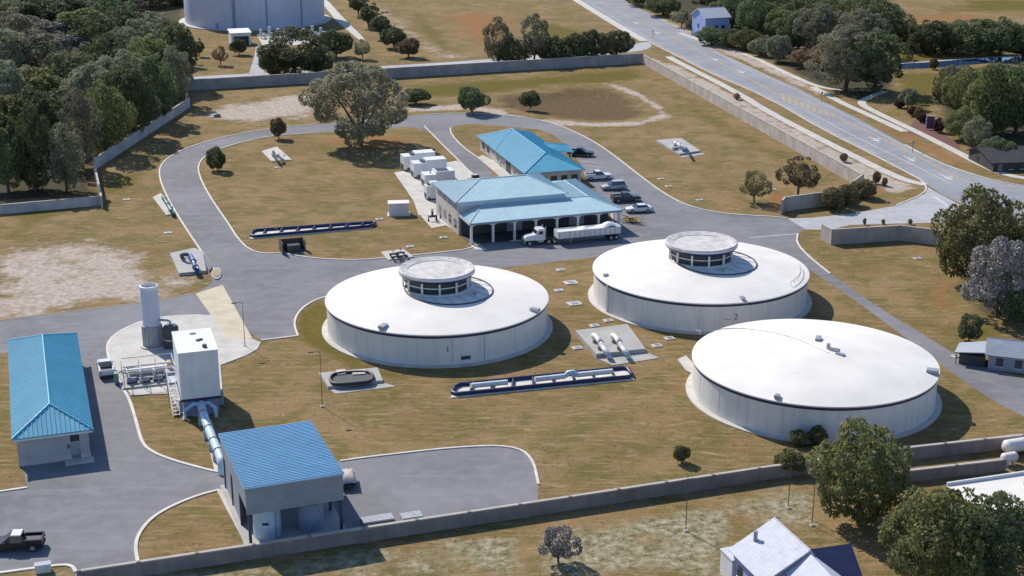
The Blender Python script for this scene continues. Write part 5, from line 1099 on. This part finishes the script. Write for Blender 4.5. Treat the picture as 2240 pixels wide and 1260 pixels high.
for i in range(2): L = crown_lobes(22, 1.5, 1.7, .2, .36, rng, .6, tufts=3); proto('tall', 3.1, L, 6000, .055, (2.2, .06, .4))
for i in range(2): L = crown_lobes(22, .85, 1.05, .16, .30, rng, .68, tufts=6); proto('sparse', 1.9, L, 5200, .04, (1.5, .05, .45))
L = []
for k_ in range(130):                       # vase shaped crown of upright sprays
    z_ = .28 + 1.5 * rng.random() ** .8; r_ = (.42 + .58 * min(1, z_ / .95)) * (1 if z_ < 1.15 else max(.25, 1 - (z_ - 1.15) * .95)); a_ = rng.random() * 6.283; q_ = r_ * math.sqrt(rng.random() * .75 + .12)
    L.append((q_ * math.cos(a_), q_ * math.sin(a_), z_, .07 + .14 * rng.random()))
proto('grand', 1.95, L, 26000, .024, (1.3, .06, .2))
# leafless grey trees: twig fans plus a thin haze of tips
def bare(rg):
    mb = MB(); tips = []
    def grow(p, d, ln, r, lv):
        q_ = p + d * ln; mb.tube(p, q_, r, r * .6, 5 if lv < 2 else 3, False)
        if lv >= 4: tips.append((q_.x, q_.y, q_.z, .11)); return
        for _ in range(3 if lv else 5):
            nd_ = (d + Vector(rg.normal(size=3)) * .55 + Vector((0, 0, .12))).normalized(); grow(q_, nd_, ln * (.62 + .16 * rg.random()), r * .55, lv + 1)
    grow(Vector((0, 0, -.03)), Vector((0, 0, 1)), .5, .06, 0); return mb.mesh('trunk'), tips
for i in range(2):
    tm, tips = bare(rng); tips = [(x * .85, y * .85, z, r_) for x, y, z, r_ in tips if math.hypot(x, y) < 1.2 and z > .25][:220]; PRO.setdefault('bare', []).append((1.75, leaf_mesh('crown', tips, 7000, .028, rng, .2), tm))
cnt = [0]
def tree(px, py, wpx, hpx, kind, leaf, label, group=None, name=None, cat=None, var=None):
    p = G(px, py); s_ = pscale(p); wm = wpx / s_; hm = max(hpx - .18 * wpx, hpx * .6) / (s_ * .95)
    L = PRO[kind]; ht, cm, tm = L[(cnt[0] if var is None else var) % len(L)]; cnt[0] += 1
    nm = name or ('bush' if kind == 'bush' else 'tree'); t = thing(nm, label, cat or ('bush' if kind == 'bush' else 'tree'), (p.x, p.y, 0), float(rng.random() * 6.28), group)
    k = wm / 2 / 1.0; t.scale = (k, k, hm / ht)
    for n_, me_, mt in (('crown', cm, leaf), ('trunk', tm, 'greybark' if kind == 'bare' else 'bark')):
        o = bpy.data.objects.new(n_, me_); col.objects.link(o); o.parent = t
        if not me_.materials: me_.materials.append(M[mt])
        o.material_slots[0].link = 'OBJECT'; o.material_slots[0].material = M[mt]
    return t
ordn = ['first', 'second', 'third', 'fourth', 'fifth', 'sixth', 'seventh', 'eighth', 'ninth', 'tenth']
rows = [('front row along the wall', [(25, 428, 100, 125), (88, 424, 105, 150), (152, 428, 95, 120), (188, 378, 95, 135), (238, 345, 115, 150), (292, 310, 125, 155), (345, 276, 105, 135), (390, 238, 85, 115)]),
        ('second row', [(8, 335, 105, 130), (75, 332, 115, 140), (140, 303, 115, 125), (207, 268, 115, 125), (275, 240, 110, 125), (338, 203, 110, 130), (392, 192, 85, 140)]),
        ('third row', [(20, 252, 105, 115), (92, 238, 115, 105), (165, 217, 115, 110), (237, 187, 105, 115), (303, 163, 105, 115), (362, 142, 95, 100)]),
        ('fourth row', [(12, 172, 115, 110), (85, 162, 115, 100), (152, 143, 105, 90), (217, 132, 105, 105), (282, 112, 90, 100), (335, 100, 75, 75)]),
        ('fifth row', [(30, 104, 115, 90), (110, 98, 120, 75), (190, 88, 105, 85), (252, 66, 85, 75), (30, 48, 120, 70)]),
        ('row at the top edge', [(110, 45, 120, 70), (190, 38, 110, 65), (260, 25, 100, 60), (330, 14, 100, 60), (395, 8, 90, 50)])]
looks = {'leaf_dark': 'dark green', 'leaf_olive': 'olive green', 'leaf_moss': 'grey green'}
for ri, (rn, lst) in enumerate(rows):
    for i, (x, y, w_, h_) in enumerate(sorted(lst)):
        lf = ['leaf_dark', 'leaf_moss', 'leaf_olive', 'leaf_dark', 'leaf_moss'][(i * 3 + ri * 2) % 5]
        kd = 'moss' if lf == 'leaf_moss' else ('round' if (i + ri) % 4 == 3 else 'oak')
        if (ri, i) in ((3, 2), (4, 2)): lf, kd = 'leaf_bare', 'bare'
        lk = 'bare grey' if kd == 'bare' else looks[lf]
        tree(x - (6 if ri == 0 else 0), y - (9 if ri == 0 else 0), w_ * (1.1 if ri == 0 else 1.28), h_ * (1.32 if ri == 0 and x < 200 else 1.15), kd, lf, f'{lk} tree, {ordn[i]} from left in the {rn}, left wood', 'trees of the left wood')
single = [
    (437, 124, 30, 42, 'tall', 'leaf_dark', 'slim dark tree at the right edge of the left wood'),
    (482, 143, 40, 46, 'sparse', 'leaf_tan', 'tan leafless looking tree left of the small white pump house'),
    (523, 120, 44, 46, 'round', 'leaf_dark', 'dark round tree standing before the small white pump house'),
    (645, 163, 160, 122, 'moss', 'leaf_dark', 'large dark tree with pale top behind the back wall, below the reservoir'),
    (606, 165, 92, 82, 'oak', 'leaf_dark', 'lower dark tree on the left flank of the large one below the reservoir'),
    (692, 160, 90, 66, 'oak', 'leaf_dark', 'low dark tree on the right flank of the large one below the reservoir'),
    (735, 126, 84, 80, 'round', 'leaf_dark', 'dark rounded tree right of the reservoir pumps'),
    (793, 130, 46, 48, 'sparse', 'leaf_moss', 'thin grey green tree right of the dark rounded tree'),
    (910, 228, 72, 50, 'round', 'leaf_dark', 'low dark tree immediately right of the great spreading tree'),
    (1033, 247, 78, 75, 'round', 'leaf_dark', 'dark round tree on the bank of the dry pond, middle of three'),
    (1160, 237, 54, 48, 'round', 'leaf_dark', 'small dark tree on the dry pond bank, rightmost of three'),
    (610, 304, 42, 58, 'round', 'leaf_brown', 'small brown green lollipop tree on the island by the loop road'),
    (785, 318, 236, 215, 'grand', 'leaf_grand', 'great spreading grey green tree on the island lawn'),
    (1650, 443, 78, 80, 'sparse', 'leaf_brown', 'sparse brown tree near the gate, left of two'),
    (1745, 428, 108, 100, 'sparse', 'leaf_brown', 'bigger brown tree near the gate, right of two'),
    (2140, 628, 215, 245, 'oak', 'leaf_olive', 'tall dense oak by the gate wall at the right'),
    (2180, 695, 165, 195, 'moss', 'leaf_bare', 'pale grey mossy tree in front of the tall oak at the right'),
    (2238, 640, 110, 170, 'oak', 'leaf_dark', 'dark tree cut by the right edge behind the pale mossy tree'),
    (2225, 715, 90, 110, 'round', 'leaf_dark', 'dark low tree right of the pale mossy tree'),
    (2120, 748, 62, 76, 'round', 'leaf_dark', 'small dark round tree beside the metal shed'),
    (1880, 1146, 222, 262, 'oak', 'leaf_olive', 'great rounded oak outside the bottom wall, in front of the third tank'),
    (2045, 1275, 240, 262, 'oak', 'leaf_olive', 'broad oak in the bottom right corner, left of two'),
    (2165, 1262, 205, 225, 'oak', 'leaf_dark', 'broad oak in the bottom right corner, right of two'),
    (1725, 1034, 82, 70, 'round', 'leaf_olive', 'bright round tree against the bottom wall left of the great oak'),
    (1490, 1012, 42, 52, 'round', 'leaf_dark', 'small dark round tree alone on the lawn above the bottom wall'),
    (1222, 1232, 105, 100, 'sparse', 'leaf_bare', 'grey brown sparse tree below the bottom wall'),
    (1985, 238, 48, 58, 'round', 'leaf_moss', 'grey green round tree beside the far sidewalk fork'),
    (2042, 152, 24, 28, 'bush', 'leaf_brown', 'small brown tree in the gap of the canal')]
for (x, y, w_, h_, k_, lf, lb) in single:
    t = tree(x, y, w_, h_, k_, lf, lb)
hedge = [(766, 12, 34, 42), (784, 36, 38, 50), (806, 62, 42, 56), (832, 86, 46, 58), (862, 106, 54, 54), (893, 126, 46, 48)]
for i, (x, y, w_, h_) in enumerate(hedge): tree(x, y, w_ * 1.3, h_ * 1.15, 'tall' if i < 4 else 'round', 'leaf_dark' if i < 5 else 'leaf_brown', f'dark tree, {ordn[i]} from the top in the row beside the gravel path', 'row of trees beside the gravel path')
back = [(1088, 141, 58, 92, 'moss', 'leaf_moss'), (1118, 142, 62, 62, 'oak', 'leaf_dark'), (1168, 139, 62, 98, 'moss', 'leaf_moss'), (1214, 140, 72, 64, 'oak', 'leaf_dark'), (1262, 138, 62, 68, 'oak', 'leaf_dark'), (1304, 134, 62, 76, 'round', 'leaf_dark'), (1350, 124, 62, 62, 'round', 'leaf_dark')]
for i, (x, y, w_, h_, k_, lf) in enumerate(back): tree(x, y, w_ * 1.25, h_ * 1.15, k_, lf, f'{looks[lf]} tree, {ordn[i]} from left in the line behind the back wall', 'trees in line behind the back wall')
north = [('along the road', [(1408, 12, 62, 42, 'oak', 'leaf_dark'), (1450, 34, 62, 52, 'oak', 'leaf_dark'), (1490, 60, 36, 38, 'sparse', 'leaf_moss'), (1520, 74, 38, 40, 'round', 'leaf_moss'), (1556, 98, 54, 44, 'oak', 'leaf_dark'), (1594, 104, 54, 46, 'oak', 'leaf_dark'), (1630, 110, 54, 52, 'oak', 'leaf_olive'), (1664, 122, 48, 44, 'round', 'leaf_moss'), (1702, 136, 52, 62, 'round', 'leaf_moss'), (1752, 148, 54, 48, 'sparse', 'leaf_tan')]),
         ('in the second rank', [(1600, 62, 84, 78, 'oak', 'leaf_dark'), (1655, 84, 74, 92, 'oak', 'leaf_dark'), (1705, 92, 70, 76, 'oak', 'leaf_olive'), (1790, 150, 62, 54, 'sparse', 'leaf_tan'), (1790, 112, 92, 100, 'moss', 'leaf_moss'), (1848, 198, 130, 138, 'moss', 'leaf_moss'), (1915, 200, 112, 132, 'moss', 'leaf_dark')]),
         ('in the far rank', [(1620, 26, 90, 60, 'oak', 'leaf_dark'), (1700, 40, 90, 62, 'oak', 'leaf_dark'), (1765, 52, 90, 70, 'oak', 'leaf_dark'), (1830, 84, 90, 88, 'oak', 'leaf_olive'), (1925, 100, 92, 102, 'oak', 'leaf_dark'), (1800, 26, 90, 56, 'oak', 'leaf_moss'), (1885, 34, 92, 58, 'oak', 'leaf_dark'), (1880, 120, 100, 100, 'moss', 'leaf_moss'), (1740, 100, 80, 80, 'oak', 'leaf_dark'), (1560, 20, 70, 50, 'oak', 'leaf_dark')])]
for rn, lst in north:
    for i, (x, y, w_, h_, k_, lf) in enumerate(sorted(lst)): tree(x, y, w_ * 1.32, h_ * 1.15, k_, lf, f'{"tan" if lf == "leaf_tan" else looks[lf]} tree, {ordn[i]} from left {rn}, wood beyond the road', 'trees of the wood beyond the road')
canal = [(1985, 104, 64, 54, 'oak', 'leaf_dark'), (2032, 118, 84, 80, 'oak', 'leaf_dark'), (2082, 112, 92, 76, 'oak', 'leaf_dark'), (2134, 122, 108, 92, 'oak', 'leaf_dark'), (2188, 124, 104, 94, 'oak', 'leaf_dark'), (2238, 124, 92, 80, 'oak', 'leaf_dark')]
for i, (x, y, w_, h_, k_, lf) in enumerate(canal): tree(x, y, w_ * 1.25, h_ * 1.1, k_, lf, f'dark green tree, {ordn[i]} from the left beyond the canal', 'trees beyond the canal')
east = [(2062, 225, 46, 66, 'oak', 'leaf_olive'), (2078, 182, 46, 46, 'round', 'leaf_moss'), (2112, 255, 96, 115, 'oak', 'leaf_olive'), (2104, 306, 74, 78, 'oak', 'leaf_olive'), (2135, 325, 62, 70, 'moss', 'leaf_moss'), (2165, 292, 124, 155, 'oak', 'leaf_olive'), (2205, 200, 92, 66, 'oak', 'leaf_dark'), (2222, 292, 122, 160, 'oak', 'leaf_dark'), (2175, 352, 70, 60, 'oak', 'leaf_dark')]
for i, (x, y, w_, h_, k_, lf) in enumerate(east): tree(x, y, w_ * 1.2, h_ * 1.1, k_, lf, f'{looks[lf]} tree, {ordn[i]} from left in the wood around the dark house', 'trees around the dark house')
bush = [(475, 373, 48, 58, 'leaf_dark', 'dark round clipped bush inside the loop road bend'), (1820, 457, 64, 62, 'leaf_brown', 'brown shrub in front of the angled gate wall, left of three'), (1852, 448, 56, 54, 'leaf_brown', 'brown shrub in front of the angled gate wall, middle of three'), (1890, 432, 62, 54, 'leaf_brown', 'brown shrub in front of the angled gate wall, right of three'),
        (1917, 402, 22, 30, 'leaf_brown', 'small brown shrub beside the sidewalk end, taller of the pair'), (1934, 407, 15, 22, 'leaf_brown', 'small brown shrub beside the sidewalk end, smaller of the pair'), (1845, 354, 20, 22, 'leaf_brown', 'little brown shrub behind the long road wall'), (1612, 218, 16, 18, 'leaf_tan', 'tan shrub farther up behind the long road wall'),
        (1891, 492, 9, 16, 'leaf_brown', 'leftmost of three tiny shrubs in the gate wall bed'), (1932, 491, 10, 14, 'leaf_brown', 'middle of three tiny shrubs in the gate wall bed'), (1991, 491, 11, 14, 'leaf_brown', 'rightmost of three tiny shrubs in the gate wall bed'),
        (1785, 974, 50, 54, 'leaf_olive', 'larger bush at the foot of the third tank'), (1746, 974, 48, 42, 'leaf_olive', 'smaller bush at the foot of the third tank'),
        (1968, 236, 30, 26, 'leaf_wine', 'wine red shrub, leftmost beside the far sidewalk'), (1996, 254, 28, 26, 'leaf_wine', 'wine red shrub, middle beside the far sidewalk'), (2016, 268, 26, 26, 'leaf_wine', 'wine red shrub next to the plum board'), (2054, 290, 30, 36, 'leaf_wine', 'wine red shrub just right of the plum board'), (2008, 262, 22, 34, 'leaf_olive', 'olive shrub among the wine red ones')]
for (x, y, w_, h_, lf, lb) in bush: tree(x, y, w_, h_, 'bush', lf, lb)
p = G(475, 256); t = thing('valve_box', 'tiny teal valve box on the sandy ground behind the loop road', 'valve', (p.x, p.y, 0), U); MB().box((0, 0, .35), (1.8, .8, .7)).build('body', 'greenpipe', t); MB().box((.2, 0, .75), (1.0, .6, .1)).build('lid', 'charcoal', t)
